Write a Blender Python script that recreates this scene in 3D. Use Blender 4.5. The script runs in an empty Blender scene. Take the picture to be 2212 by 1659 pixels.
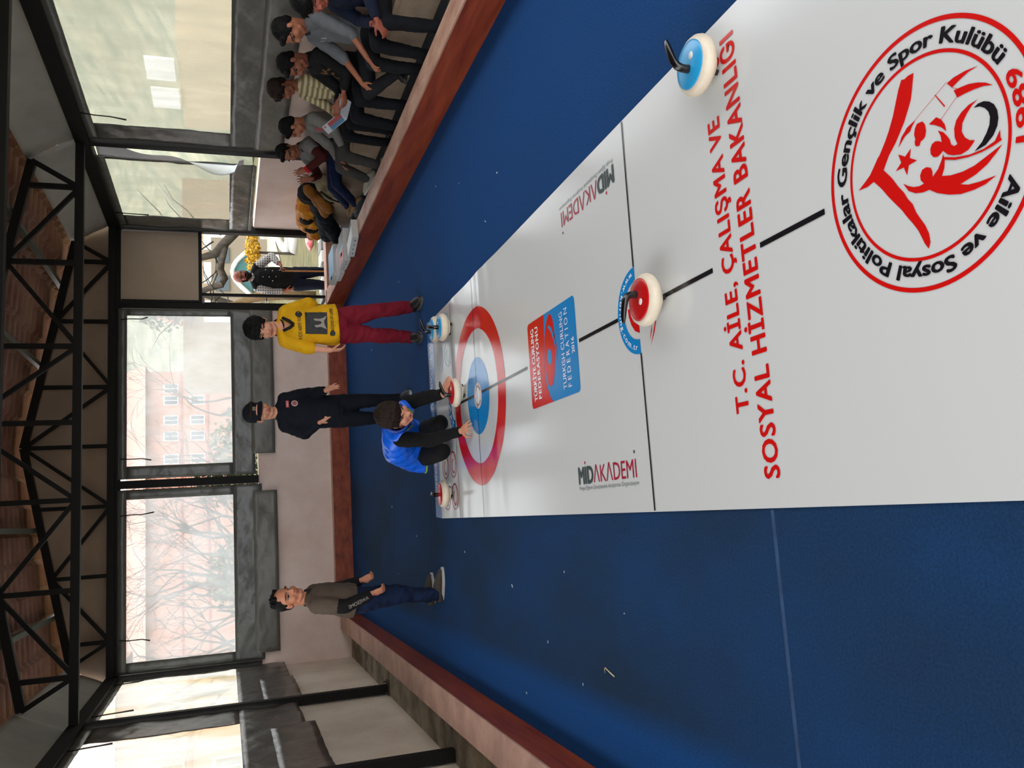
import bpy, bmesh, math, random
from mathutils import Vector, Matrix, noise
from mathutils.bvhtree import BVHTree
V = Vector
SC = bpy.context.scene
COL = SC.collection
random.seed(7)

# ------------------------------------------------------------------ camera, world, sun, exposure
H = 1.7
F_PX, PITCH, YAW, ROLL = 1838.055, 0.32641, 0.15312, -0.0139
_c, _s = math.cos(PITCH), math.sin(PITCH)
FWD = V((math.sin(YAW) * _c, math.cos(YAW) * _c, -_s))
_r = V((math.cos(YAW), -math.sin(YAW), 0))
_u = V((math.sin(YAW) * _s, math.cos(YAW) * _s, _c))
RGT = _r * math.cos(ROLL) + _u * math.sin(ROLL)
UPV = _u * math.cos(ROLL) - _r * math.sin(ROLL)
cd = bpy.data.cameras.new('camera')
cam = bpy.data.objects.new('camera', cd)
COL.objects.link(cam)
X_, Y_, Z_ = -UPV, RGT, -FWD            # the phone was held turned a quarter, so image right is down
cam.matrix_world = Matrix(((X_.x, Y_.x, Z_.x, 0), (X_.y, Y_.y, Z_.y, 0), (X_.z, Y_.z, Z_.z, H), (0, 0, 0, 1)))
cd.sensor_fit = 'HORIZONTAL'
cd.sensor_width = 36.0
cd.lens = F_PX / 2212 * 36.0
cd.clip_start = 0.05
cd.clip_end = 400
SC.camera = cam

SKY, SUN, EXPO = 2.4, 1.2, 0.66
w = bpy.data.worlds.new('overcast_sky')
SC.world = w
w.use_nodes = True
bg = w.node_tree.nodes['Background']
bg.inputs[0].default_value = (0.93, 0.965, 1.0, 1)
bg.inputs[1].default_value = SKY
ld = bpy.data.lights.new('sun', 'SUN')
ld.energy = SUN
ld.angle = math.radians(25)
ld.color = (1.0, 0.95, 0.86)
sun = bpy.data.objects.new('sun', ld)
COL.objects.link(sun)
sun.rotation_euler = (math.radians(28), 0, math.radians(12))
SC.view_settings.view_transform = 'Standard'
SC.view_settings.look = 'None'
SC.view_settings.gamma = 1.0
SC.view_settings.exposure = EXPO
SC.view_settings.use_curve_mapping = False
SC.cycles.use_denoising = True
SC.cycles.max_bounces = 8
SC.cycles.transparent_max_bounces = 12
SC.cycles.caustics_reflective = False
SC.cycles.caustics_refractive = False
SC.cycles.sample_clamp_indirect = 6

# ------------------------------------------------------------------ materials
def srgb(h):
    h = h.lstrip('#')
    o = []
    for i in (0, 2, 4):
        c = int(h[i:i + 2], 16) / 255
        o.append(c / 12.92 if c <= .04045 else ((c + .055) / 1.055) ** 2.4)
    return tuple(o) + (1,)

def mat(name, col, rough=.6, metal=0., var=0., vscale=6., bump=0., bscale=60., col2=None, spec=.5, sheen=0., coat=0., stretch=(1, 1, 1), detail=4., sub=0., lo=.35, hi=.65, bdist=.01):
    m = bpy.data.materials.new(name)
    m.use_nodes = True
    nt = m.node_tree
    b = nt.nodes['Principled BSDF']
    c = srgb(col) if isinstance(col, str) else tuple(col)
    b.inputs['Base Color'].default_value = c
    b.inputs['Roughness'].default_value = rough
    b.inputs['Metallic'].default_value = metal
    b.inputs['Specular IOR Level'].default_value = spec
    if coat:
        b.inputs['Coat Weight'].default_value = coat
        b.inputs['Coat Roughness'].default_value = .08
    if sheen:
        b.inputs['Sheen Weight'].default_value = sheen
    if sub:
        b.inputs['Subsurface Weight'].default_value = sub
        b.inputs['Subsurface Radius'].default_value = (.02, .008, .005)
        b.inputs['Subsurface Scale'].default_value = .3
    if var or bump or col2:
        tc = nt.nodes.new('ShaderNodeTexCoord')
        mp = nt.nodes.new('ShaderNodeMapping')
        mp.inputs['Scale'].default_value = stretch
        nt.links.new(tc.outputs['Object'], mp.inputs[0])
    if var or col2:
        n = nt.nodes.new('ShaderNodeTexNoise')
        n.inputs['Scale'].default_value = vscale
        n.inputs['Detail'].default_value = detail
        n.inputs['Roughness'].default_value = .6
        nt.links.new(mp.outputs[0], n.inputs[0])
        r = nt.nodes.new('ShaderNodeValToRGB')
        c2 = srgb(col2) if isinstance(col2, str) else (col2 or tuple(min(1, k * (1 + var)) for k in c[:3]) + (1,))
        c1 = c if col2 else tuple(k * (1 - var) for k in c[:3]) + (1,)
        r.color_ramp.elements[0].position = lo
        r.color_ramp.elements[1].position = hi
        r.color_ramp.elements[0].color = c1
        r.color_ramp.elements[1].color = c2
        nt.links.new(n.outputs[0], r.inputs[0])
        nt.links.new(r.outputs[0], b.inputs['Base Color'])
    if bump:
        n2 = nt.nodes.new('ShaderNodeTexNoise')
        n2.inputs['Scale'].default_value = bscale
        n2.inputs['Detail'].default_value = 3
        nt.links.new(mp.outputs[0], n2.inputs[0])
        bp = nt.nodes.new('ShaderNodeBump')
        bp.inputs['Strength'].default_value = bump
        bp.inputs['Distance'].default_value = bdist
        nt.links.new(n2.outputs[0], bp.inputs['Height'])
        nt.links.new(bp.outputs[0], b.inputs['Normal'])
    return m

def pvc(name, tint, clear, dirt=None):
    """milky plastic sheet: part lets the view through, part scatters the daylight behind it"""
    m = bpy.data.materials.new(name)
    m.use_nodes = True
    nt = m.node_tree
    nt.nodes.clear()
    o = nt.nodes.new('ShaderNodeOutputMaterial')
    tr = nt.nodes.new('ShaderNodeBsdfTransparent')
    tr.inputs[0].default_value = (1, 1, 1, 1)
    tl = nt.nodes.new('ShaderNodeBsdfTranslucent')
    df = nt.nodes.new('ShaderNodeBsdfDiffuse')
    tl.inputs[0].default_value = srgb(tint)
    df.inputs[0].default_value = srgb(tint)
    mx = nt.nodes.new('ShaderNodeMixShader')
    mx.inputs[0].default_value = .22
    nt.links.new(tl.outputs[0], mx.inputs[1])
    nt.links.new(df.outputs[0], mx.inputs[2])
    m2 = nt.nodes.new('ShaderNodeMixShader')
    nt.links.new(mx.outputs[0], m2.inputs[1])
    nt.links.new(tr.outputs[0], m2.inputs[2])
    tc = nt.nodes.new('ShaderNodeTexCoord')
    mp = nt.nodes.new('ShaderNodeMapping')
    mp.inputs['Scale'].default_value = (1, 1, .35)
    nt.links.new(tc.outputs['Object'], mp.inputs[0])
    n = nt.nodes.new('ShaderNodeTexNoise')
    n.inputs['Scale'].default_value = 5
    n.inputs['Detail'].default_value = 5
    nt.links.new(mp.outputs[0], n.inputs[0])
    mr = nt.nodes.new('ShaderNodeMapRange')
    mr.inputs[1].default_value = .3
    mr.inputs[2].default_value = .7
    mr.inputs[3].default_value = clear - .12
    mr.inputs[4].default_value = clear + .12
    nt.links.new(n.outputs[0], mr.inputs[0])
    nt.links.new(mr.outputs[0], m2.inputs[0])
    gl = nt.nodes.new('ShaderNodeBsdfGlossy')
    gl.inputs['Roughness'].default_value = .15
    m3 = nt.nodes.new('ShaderNodeMixShader')
    m3.inputs[0].default_value = .04
    nt.links.new(m2.outputs[0], m3.inputs[1])
    nt.links.new(gl.outputs[0], m3.inputs[2])
    nt.links.new(m3.outputs[0], o.inputs[0])
    if dirt:
        n3 = nt.nodes.new('ShaderNodeTexNoise')
        n3.inputs['Scale'].default_value = 2.2
        nt.links.new(mp.outputs[0], n3.inputs[0])
        r = nt.nodes.new('ShaderNodeValToRGB')
        r.color_ramp.elements[0].position = .52
        r.color_ramp.elements[1].position = .72
        r.color_ramp.elements[0].color = srgb(tint)
        r.color_ramp.elements[1].color = srgb(dirt)
        nt.links.new(n3.outputs[0], r.inputs[0])
        nt.links.new(r.outputs[0], tl.inputs[0])
    return m

# ------------------------------------------------------------------ mesh builder
class MB:
    def __init__(s):
        s.v, s.f, s.m, s.mi, s.sm, s.smooth = [], [], [], 0, [], False
    def add(s, verts, faces):
        n = len(s.v)
        s.v += [V(p) for p in verts]
        for f in faces:
            s.f.append([i + n for i in f])
            s.m.append(s.mi)
            s.sm.append(s.smooth)
        return s
    def box(s, lo, hi):
        x0, y0, z0 = lo
        x1, y1, z1 = hi
        return s.add([(x0, y0, z0), (x1, y0, z0), (x1, y1, z0), (x0, y1, z0), (x0, y0, z1), (x1, y0, z1), (x1, y1, z1), (x0, y1, z1)],
                     [(0, 3, 2, 1), (4, 5, 6, 7), (0, 1, 5, 4), (1, 2, 6, 5), (2, 3, 7, 6), (3, 0, 4, 7)])
    def bar(s, a, b, wx, wy, up=(0, 0, 1)):
        a, b = V(a), V(b)
        d = (b - a).normalized()
        u = V(up)
        if abs(d.dot(u)) > .98:
            u = V((0, 1, 0))
        x = d.cross(u).normalized() * wx / 2
        y = d.cross(x).normalized() * wy / 2
        q = [p + sx * x + sy * y for p in (a, b) for sx, sy in ((-1, -1), (1, -1), (1, 1), (-1, 1))]
        return s.add(q, [(0, 1, 2, 3), (7, 6, 5, 4), (0, 4, 5, 1), (1, 5, 6, 2), (2, 6, 7, 3), (3, 7, 4, 0)])
    def etube(s, pts, rad, side=(1, 0, 0), n=16, caps=True, round_ends=False):
        """tube with elliptical rings; rad = list of (r_side, r_other)"""
        pts = [V(p) for p in pts]
        rad = [(r, r) if not isinstance(r, (tuple, list)) else tuple(r) for r in rad]
        if round_ends:
            for end in (0, 1):
                i, j = (0, 1) if end == 0 else (-1, -2)
                d = (pts[i] - pts[j]).normalized()
                r = rad[i]
                rm = min(r)
                ext, er = [], []
                for k in (1, 2, 3):
                    a = k / 3 * math.pi / 2 * .96
                    ext.append(pts[i] + d * rm * math.sin(a))
                    er.append((r[0] * math.cos(a), r[1] * math.cos(a)))
                if end == 0:
                    pts = ext[::-1] + pts
                    rad = er[::-1] + rad
                else:
                    pts = pts + ext
                    rad = rad + er
        N = len(pts)
        vs = []
        sd = V(side)
        for i, p in enumerate(pts):
            d = (pts[min(i + 1, N - 1)] - pts[max(i - 1, 0)]).normalized()
            x = sd - d * sd.dot(d)
            if x.length < .15:
                alt = V((0, 1, 0)) if abs(d.y) < .9 else V((0, 0, 1))
                x = alt - d * alt.dot(d)
            x.normalize()
            y = d.cross(x)
            for k in range(n):
                a = 2 * math.pi * k / n
                vs.append(p + x * math.cos(a) * rad[i][0] + y * math.sin(a) * rad[i][1])
        fs = []
        for i in range(N - 1):
            for k in range(n):
                fs.append((i * n + k, i * n + (k + 1) % n, (i + 1) * n + (k + 1) % n, (i + 1) * n + k))
        if caps:
            fs.append(tuple(range(n))[::-1])
            fs.append(tuple((N - 1) * n + k for k in range(n)))
        return s.add(vs, fs)
    def cap(s, a, b, ra, rb, n=14):
        return s.etube([a, b], [ra, rb], n=n, round_ends=True)
    def ell(s, c, r, M=None, nu=18, nv=12):
        c = V(c)
        vs, fs = [], []
        for j in range(1, nv):
            t = math.pi * j / nv
            for i in range(nu):
                p = 2 * math.pi * i / nu
                q = V((r[0] * math.sin(t) * math.cos(p), r[1] * math.sin(t) * math.sin(p), r[2] * math.cos(t)))
                vs.append(c + (M @ q if M else q))
        top, bot = V((0, 0, r[2])), V((0, 0, -r[2]))
        vs += [c + (M @ top if M else top), c + (M @ bot if M else bot)]
        T, B = len(vs) - 2, len(vs) - 1
        for j in range(nv - 2):
            for i in range(nu):
                fs.append((j * nu + i, (j + 1) * nu + i, (j + 1) * nu + (i + 1) % nu, j * nu + (i + 1) % nu))
        for i in range(nu):
            fs.append((T, i, (i + 1) % nu))
            fs.append((B, (nv - 2) * nu + (i + 1) % nu, (nv - 2) * nu + i))
        return s.add(vs, fs)
    def lathe(s, prof, c=(0, 0, 0), n=40):
        c = V(c)
        N = len(prof)
        vs = [c + V((r * math.cos(2 * math.pi * k / n), r * math.sin(2 * math.pi * k / n), z)) for r, z in prof for k in range(n)]
        fs = [(i * n + k, i * n + (k + 1) % n, (i + 1) * n + (k + 1) % n, (i + 1) * n + k) for i in range(N - 1) for k in range(n)]
        if prof[0][0] > 1e-6:
            fs.append(tuple(range(n))[::-1])
        if prof[-1][0] > 1e-6:
            fs.append(tuple((N - 1) * n + k for k in range(n)))
        return s.add(vs, fs)
    def grid(s, fn, nu, nv, hole=None):
        vs = [fn(i / nu, j / nv) for j in range(nv + 1) for i in range(nu + 1)]
        fs = []
        for j in range(nv):
            for i in range(nu):
                if hole and hole((i + .5) / nu, (j + .5) / nv):
                    continue
                a = j * (nu + 1) + i
                fs.append((a, a + 1, a + nu + 2, a + nu + 1))
        return s.add(vs, fs)
    def build(s, name, mats, parent=None, thick=0., bevel=0., loc=None):
        me = bpy.data.meshes.new(name)
        off = V((0, 0, 0))
        if parent is not None:
            q = parent
            while q is not None:
                off += q.location
                q = q.parent
        if loc is not None:
            off += V(loc)
        me.from_pydata([p - off for p in s.v], [], s.f)
        if not isinstance(mats, (list, tuple)):
            mats = [mats]
        for m in mats:
            me.materials.append(m)
        me.polygons.foreach_set('material_index', s.m)
        me.polygons.foreach_set('use_smooth', s.sm)
        me.update()
        o = bpy.data.objects.new(name, me)
        COL.objects.link(o)
        if parent is not None:
            o.parent = parent
        if loc is not None:
            o.location = loc
        if thick:
            md = o.modifiers.new('thick', 'SOLIDIFY')
            md.thickness = thick
            md.offset = 0
        if bevel:
            md = o.modifiers.new('bevel', 'BEVEL')
            md.width = bevel
            md.segments = 2
            md.limit_method = 'ANGLE'
        return o

def tag(o, label=None, cat=None, group=None, kind=None):
    if label: o['label'] = label
    if cat: o['category'] = cat
    if group: o['group'] = group
    if kind: o['kind'] = kind
    return o

def empty(name, loc, label=None, cat=None, group=None):
    o = bpy.data.objects.new(name, None)
    o.empty_display_size = .1
    COL.objects.link(o)
    o.location = loc
    return tag(o, label, cat, group)

def copy_tree(o, parent=None):
    c = o.copy()
    COL.objects.link(c)
    if parent is not None:
        c.parent = parent
    for ch in list(o.children):
        copy_tree(ch, c)
    return c

def smoothed(mb, name, mats, parent=None, voxel=.006, smooth=4, fn=None, loc=None, factor=.5):
    """union of all shapes in mb as ONE continuous surface, softened; fn(co, normal) may move a point"""
    me = bpy.data.meshes.new('tmp')
    me.from_pydata(mb.v, [], mb.f)
    t = bpy.data.objects.new('tmp', me)
    COL.objects.link(t)
    r = t.modifiers.new('r', 'REMESH')
    r.mode = 'VOXEL'
    r.voxel_size = voxel
    if smooth:
        sm = t.modifiers.new('s', 'SMOOTH')
        sm.iterations = smooth
        sm.factor = factor
    dg = bpy.context.evaluated_depsgraph_get()
    ev = t.evaluated_get(dg)
    m2 = bpy.data.meshes.new_from_object(ev)
    bpy.data.objects.remove(t)
    bpy.data.meshes.remove(me)
    off = V((0, 0, 0))
    q = parent
    while q is not None:
        off += q.location
        q = q.parent
    if fn:
        nv = [v.normal.copy() for v in m2.vertices]
        for v in m2.vertices:
            v.co = fn(v.co.copy(), nv[v.index])
    for v in m2.vertices:
        v.co -= off
    m2.name = name
    m2.materials.clear()
    if not isinstance(mats, (list, tuple)):
        mats = [mats]
    for m in mats:
        m2.materials.append(m)
    m2.polygons.foreach_set('use_smooth', [True] * len(m2.polygons))
    m2.update()
    o = bpy.data.objects.new(name, m2)
    COL.objects.link(o)
    if parent is not None:
        o.parent = parent
    return o

# ------------------------------------------------------------------ lettering
def text_mesh(s, size=1., bold=0., width=None, height=None, spacing=1.):
    """flat lettering; returns verts (x, y) and faces; first capital starts at x = 0, baseline y = 0"""
    cu = bpy.data.curves.new('t', 'FONT')
    cu.body = s
    cu.size = size
    cu.offset = min(0., bold)
    cu.space_character = spacing
    cu.resolution_u = 3
    cu.fill_mode = 'FRONT'
    o = bpy.data.objects.new('t', cu)
    COL.objects.link(o)
    dg = bpy.context.evaluated_depsgraph_get()
    me = bpy.data.meshes.new_from_object(o.evaluated_get(dg))
    bpy.data.objects.remove(o)
    vs = [(v.co.x, v.co.y) for v in me.vertices]
    fs = [tuple(p.vertices) for p in me.polygons]
    bpy.data.meshes.remove(me)
    if not vs:
        return [], []
    x0 = min(v[0] for v in vs)
    x1 = max(v[0] for v in vs)
    kx = width / (x1 - x0) if width else 1
    ky = 1.
    if height:
        ky = height / (size * .73)
    if width and not height:
        ky = kx
    if bold > 0:                         # heavier strokes: the same letters shifted a little, each a hair higher
        n, v0, f0 = len(vs), vs, fs
        vs, fs = [], []
        for k, (dx, dy) in enumerate(((0, 0), (-1, 0), (1, 0), (0, .7), (0, -.7), (-.7, .5), (.7, .5), (-.7, -.5), (.7, -.5))):
            vs += [(x + dx * bold, y + dy * bold, k) for x, y in v0]
            fs += [tuple(i + n * k for i in f) for f in f0]
    vs = [((v[0] - x0) * kx, v[1] * ky, v[2] if len(v) > 2 else 0) for v in vs]
    return vs, fs
# ------------------------------------------------------------------ room constants (metres)
XL, XR, YW, YN = -1.91, 4.25, 12.45, -2.6
XC, HALF, Z_APEX, SLOPE = 1.15, 2.78, 4.15, .205
SILL, Z_LO, Z_HI = 1.26, 3.03, 3.16

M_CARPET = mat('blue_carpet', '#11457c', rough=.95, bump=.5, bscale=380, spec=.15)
def carpet_nodes():
    nt = M_CARPET.node_tree
    b = nt.nodes['Principled BSDF']
    tc = nt.nodes.new('ShaderNodeTexCoord')
    def noise_ramp(scale, stretch, p0, p1):
        mp = nt.nodes.new('ShaderNodeMapping'); mp.inputs['Scale'].default_value = stretch
        nt.links.new(tc.outputs['Object'], mp.inputs[0])
        n = nt.nodes.new('ShaderNodeTexNoise'); n.inputs['Scale'].default_value = scale; n.inputs['Detail'].default_value = 5
        nt.links.new(mp.outputs[0], n.inputs[0])
        r = nt.nodes.new('ShaderNodeMapRange'); r.inputs[1].default_value = p0; r.inputs[2].default_value = p1
        nt.links.new(n.outputs[0], r.inputs[0])
        return r.outputs[0]
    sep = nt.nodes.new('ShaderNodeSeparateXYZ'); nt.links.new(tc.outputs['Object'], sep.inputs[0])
    # patchy greyer blue towards the left; strip along left board stays full blue
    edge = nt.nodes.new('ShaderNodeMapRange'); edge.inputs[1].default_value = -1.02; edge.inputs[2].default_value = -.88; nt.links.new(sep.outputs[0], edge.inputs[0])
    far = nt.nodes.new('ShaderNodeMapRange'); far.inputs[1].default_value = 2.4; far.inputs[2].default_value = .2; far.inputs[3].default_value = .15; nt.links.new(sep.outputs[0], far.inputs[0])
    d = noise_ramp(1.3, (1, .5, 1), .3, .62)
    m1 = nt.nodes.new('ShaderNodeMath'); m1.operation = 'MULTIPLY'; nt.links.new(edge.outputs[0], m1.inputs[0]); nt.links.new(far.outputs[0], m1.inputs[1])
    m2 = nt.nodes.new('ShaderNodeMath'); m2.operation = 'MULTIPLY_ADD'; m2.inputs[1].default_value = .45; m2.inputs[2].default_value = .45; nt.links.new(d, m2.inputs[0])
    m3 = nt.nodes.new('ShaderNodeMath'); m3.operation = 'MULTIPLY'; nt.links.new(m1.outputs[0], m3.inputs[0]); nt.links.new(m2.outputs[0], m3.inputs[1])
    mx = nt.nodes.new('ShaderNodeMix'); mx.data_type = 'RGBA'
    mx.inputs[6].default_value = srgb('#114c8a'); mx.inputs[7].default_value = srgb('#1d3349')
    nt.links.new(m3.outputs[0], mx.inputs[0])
    fine = noise_ramp(120, (1, 1, 1), .35, .7)
    mx2 = nt.nodes.new('ShaderNodeMix'); mx2.data_type = 'RGBA'; mx2.blend_type = 'MULTIPLY'; mx2.inputs[0].default_value = .35
    cmb = nt.nodes.new('ShaderNodeCombineColor')
    for k in range(3): nt.links.new(fine, cmb.inputs[k])
    nt.links.new(mx.outputs[2], mx2.inputs[6]); nt.links.new(cmb.outputs[0], mx2.inputs[7])
    nt.links.new(mx2.outputs[2], b.inputs['Base Color'])
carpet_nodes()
M_WOOD = mat('red_painted_board', '#73290f', rough=.45, var=.28, vscale=5, stretch=(1, .25, 2.5), bump=.15, bscale=25, spec=.4, col2='#9c4522', coat=.1)
M_WOODTOP = mat('worn_board_top', '#9a6a53', rough=.55, vscale=7, stretch=(1, .3, 1), col2='#c29a82')
M_PINK = mat('pink_plaster', '#f0dace', rough=.85, vscale=1.6, col2='#d9bcac', bump=.25, bscale=40, lo=.3, hi=.75)
M_PALE = mat('cream_plaster', '#f2e2d0', rough=.85, vscale=1.5, col2='#d8c2ac', bump=.25, bscale=40, lo=.4, hi=.8)
M_PINKTOP = mat('pink_concrete', '#c59a87', rough=.8, vscale=4, col2='#a98372', bump=.3, bscale=50)
M_CONC = mat('stained_concrete', '#a59a82', rough=.85, vscale=3, col2='#5d5240', bump=.5, bscale=30)
M_BENCH = mat('pale_concrete_bench', '#b39d86', rough=.85, vscale=3, col2='#95806b', bump=.3, bscale=30)
M_STEEL = mat('black_steel', '#0d0b08', rough=.6, spec=.22, var=.3, vscale=8)
M_GUTTER = mat('dark_blue_floor', '#25333d', rough=.85, vscale=4, var=.25)
M_TILE = mat('terracotta_roof_sheet', '#744637', rough=.55, vscale=1.2, col2='#96705c', spec=.4)
M_PURLIN = mat('green_grey_purlin', '#4d5248', rough=.5)
M_LINER = mat('grey_white_liner', '#b5b3ab', rough=.7, var=.1, vscale=2)
M_GABLE = mat('beige_gable_board', '#a58d78', rough=.75, var=.08, vscale=2)
M_PANEL = mat('beige_door_panel', '#a5917d', rough=.7, var=.06, vscale=2)
M_TARP = mat('dark_grey_tarpaulin', '#5c5c57', rough=.30, spec=.55, bump=.55, bscale=2.6, bdist=.06, var=.1, vscale=3, detail=6)
M_FLAP = mat('grey_tarpaulin_flap', '#6a675f', rough=.36, spec=.5, bump=.5, bscale=2.6, bdist=.06, var=.1, vscale=3)
M_TARPB = mat('brown_grey_tarpaulin', '#5a524b', rough=.3, spec=.55, bump=.55, bscale=2.6, bdist=.06, var=.1, vscale=3)
M_CLEAR = pvc('milky_clear_sheet', '#dfe2e2', .42)
M_CLEARL = pvc('milky_white_sheet', '#f3f2ea', .3, dirt='#e6cfa4')
M_CLEARR = pvc('hazy_old_sheet', '#a8a596', .46)
M_STRAP = mat('black_strap', '#15130f', rough=.7)

# ------------------------------------------------------------------ floor, kerbs, walls
def struct(mb, name, m, **k):
    o = mb.build(name, m, **k)
    o['kind'] = 'structure'
    return o

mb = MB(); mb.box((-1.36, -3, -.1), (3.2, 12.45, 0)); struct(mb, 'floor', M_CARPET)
mb = MB(); mb.box((-2.1, -3, -.12), (-1.36, 12.5, .05)); struct(mb, 'floor_gutter_left', M_CONC)
mb = MB(); mb.box((3.2, -3, -.12), (4.3, 12.5, .05)); struct(mb, 'floor_gutter_right', M_GUTTER)

def board(name, lo, hi, label, top, inner):
    e = empty(name, ((lo[0] + hi[0]) / 2, (lo[1] + hi[1]) / 2, 0), label, 'kerb')
    m = MB(); m.box((lo[0], lo[1], lo[2]), (hi[0], hi[1], hi[2] - .012)); m.build('board_face', inner, e)
    m = MB(); m.box((lo[0], lo[1], hi[2] - .012), (hi[0], hi[1], hi[2])); m.build('top_face', top, e)
    return e
board('side_board', (3.14, -3, 0), (3.34, 12.36, .252), 'red painted timber board with worn pale top along the seated boys', M_WOODTOP, M_WOOD)
board('end_board', (-1.28, 12.36, 0), (3.34, 12.44, .262), 'red brown timber board across the far end below the pink wall', M_PINKTOP, M_WOOD)
board('side_board', (-1.50, -3, 0), (-1.28, 12.36, .205), 'red brown board topped with pink concrete along the left gutter', M_PINKTOP, M_WOOD)

mb = MB(); mb.box((XL - .2, YN, 0), (XL, YW + .2, SILL)); struct(mb, 'wall_left', M_PALE)
mb = MB(); mb.box((XL, YW, 0), (3.06, YW + .2, SILL)); struct(mb, 'wall_back', M_PINK)
mb = MB(); mb.box((XR, YN, 0), (XR + .2, YW + .2, SILL)); struct(mb, 'wall_right', M_PINK)
mb = MB(); mb.box((3.06, YW - .02, 0), (XR, YW + .3, .235)); struct(mb, 'door_threshold', M_PINKTOP)
e = empty('bench', (4.1, 8, 0), 'pale concrete bench ledge along the right wall under the boys', 'bench')
mb = MB(); mb.box((3.97, YN, .05), (XR - .003, 11.3, .36)); mb.build('bench_base', M_BENCH, e)
mb = MB(); mb.box((3.93, YN, .36), (XR - .003, 11.3, .405)); mb.build('bench_seat', M_BENCH, e, bevel=.01)

# ------------------------------------------------------------------ steel frame
def post(a, b, wd, label):
    m = MB(); m.bar(a, b, wd, wd, up=(0, 1, 0))
    return tag(m.build('steel_post', M_STEEL), label, 'post', 'black steel posts')
lp = post((XL + .06, 9.6, .05), (XL + .06, 9.6, Z_LO), .09, 'black steel post standing in the left gutter on a rusty base')
mb = MB(); mb.box((XL + .0, 9.52, .05), (XL + .15, 9.68, .062))
for sx in (.02, .12):
    for sy in (9.54, 9.65):
        mb.box((XL + sx, sy, .062), (XL + sx + .014, sy + .014, .09))
mb.build('base_plate', mat('rusty_plate', '#5b4a3a', rough=.7, vscale=30, col2='#2e241b'), lp)
lp2 = post((XL + .06, 6.75, .05), (XL + .06, 6.75, Z_LO), .09, 'black steel post at the near edge of the left gutter')
post((XL + .05, YW - .04, SILL), (XL + .05, YW - .04, Z_LO), .11, 'black corner post where the left and far walls meet')
post((.63, YW - .02, SILL), (.63, YW - .02, Z_LO), .105, 'black post on the far sill between the two big windows')
post((3.09, YW + .02, .1), (3.09, YW + .02, Z_LO), .09, 'black post between the far window and the doorway')
post((XR - .03, YW - .02, .1), (XR - .03, YW - .02, Z_LO), .11, 'black post in the far right corner beside the doorway')
post((XR - .04, 9.6, .43), (XR - .04, 9.6, Z_LO), .10, 'black post behind the clapping boy on the right wall')
post((XR - .04, 6.28, .41), (XR - .04, 6.28, Z_LO), .10, 'black post behind the nearest seated boys on the right wall')

def beam(a, b, label):
    m = MB(); m.bar(a, b, .11, .14)
    return tag(m.build('eave_beam', M_STEEL), label, 'beam', 'black eave beams', 'structure')
beam((XL + .1, YW + .0, 3.095), (XR - .1, YW + .0, 3.095), 'black eave beam across the far end above the windows')
beam((XL + .05, YN, 3.10), (XL + .05, YW + .05, 3.10), 'black eave beam above the left windows')
beam((XR - .05, YN, 3.10), (XR - .05, YW + .05, 3.10), 'black eave beam above the right windows')

WEB = [-1.36, -.53, .36, 1.15, 1.94, 2.83, 3.66]
def zt(x): return Z_APEX - SLOPE * abs(x - XC)
def truss(y, label):
    e = empty('roof_truss', (XC, y, Z_HI), label, 'truss', 'black steel roof trusses')
    B = .075
    zb = 3.125
    m = MB(); m.bar((XL + .05, y, zb), (XR - .05, y, zb), .08, .085, up=(0, 0, 1)); m.build('bottom_chord', M_STEEL, e)
    for s in (-1, 1):
        m = MB(); m.bar((XC + s * HALF, y, zt(XC + HALF)), (XC, y, Z_APEX), B, .085); m.build('top_chord', M_STEEL, e)
    for x in WEB:
        m = MB(); m.bar((x, y, zb), (x, y, zt(x)), .05, .05, up=(0, 1, 0)); m.build('web_post', M_STEEL, e)
    pr = [((XC - HALF, 1), (WEB[0], 0)), ((WEB[0], 0), (WEB[1], 1)), ((WEB[1], 1), (WEB[2], 0)), ((WEB[2], 0), (WEB[3], 1)),
          ((WEB[3], 1), (WEB[4], 0)), ((WEB[4], 0), (WEB[5], 1)), ((WEB[5], 1), (WEB[6], 0)), ((WEB[6], 0), (XC + HALF, 1))]
    for (xa, ta), (xb, tb) in pr:
        m = MB(); m.bar((xa, y, zt(xa) if ta else zb), (xb, y, zt(xb) if tb else zb), .045, .045, up=(0, 1, 0)); m.build('web_brace', M_STEEL, e)
    return e
truss(12.33, 'farthest black roof truss against the beige gable')
truss(9.60, 'black roof truss hanging free across the middle of the hall')
truss(6.28, 'nearest black roof truss, only its bottom bar in sight')

# gable board behind the far truss
mb = MB()
n = 24
pts = [(XL + (XR - XL) * i / n) for i in range(n + 1)]
vs = [(x, YW + .03, 3.10) for x in pts] + [(x, YW + .03, max(3.12, min(zt(x) + .01, 3.1 + (x - XL + .08) * 2.4, 3.1 + (XR + .08 - x) * 2.4))) for x in pts]
mb.add(vs, [(i, i + 1, n + 2 + i, n + 1 + i) for i in range(n)])
o = struct(mb, 'wall_gable', M_GABLE, thick=.02)

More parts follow.
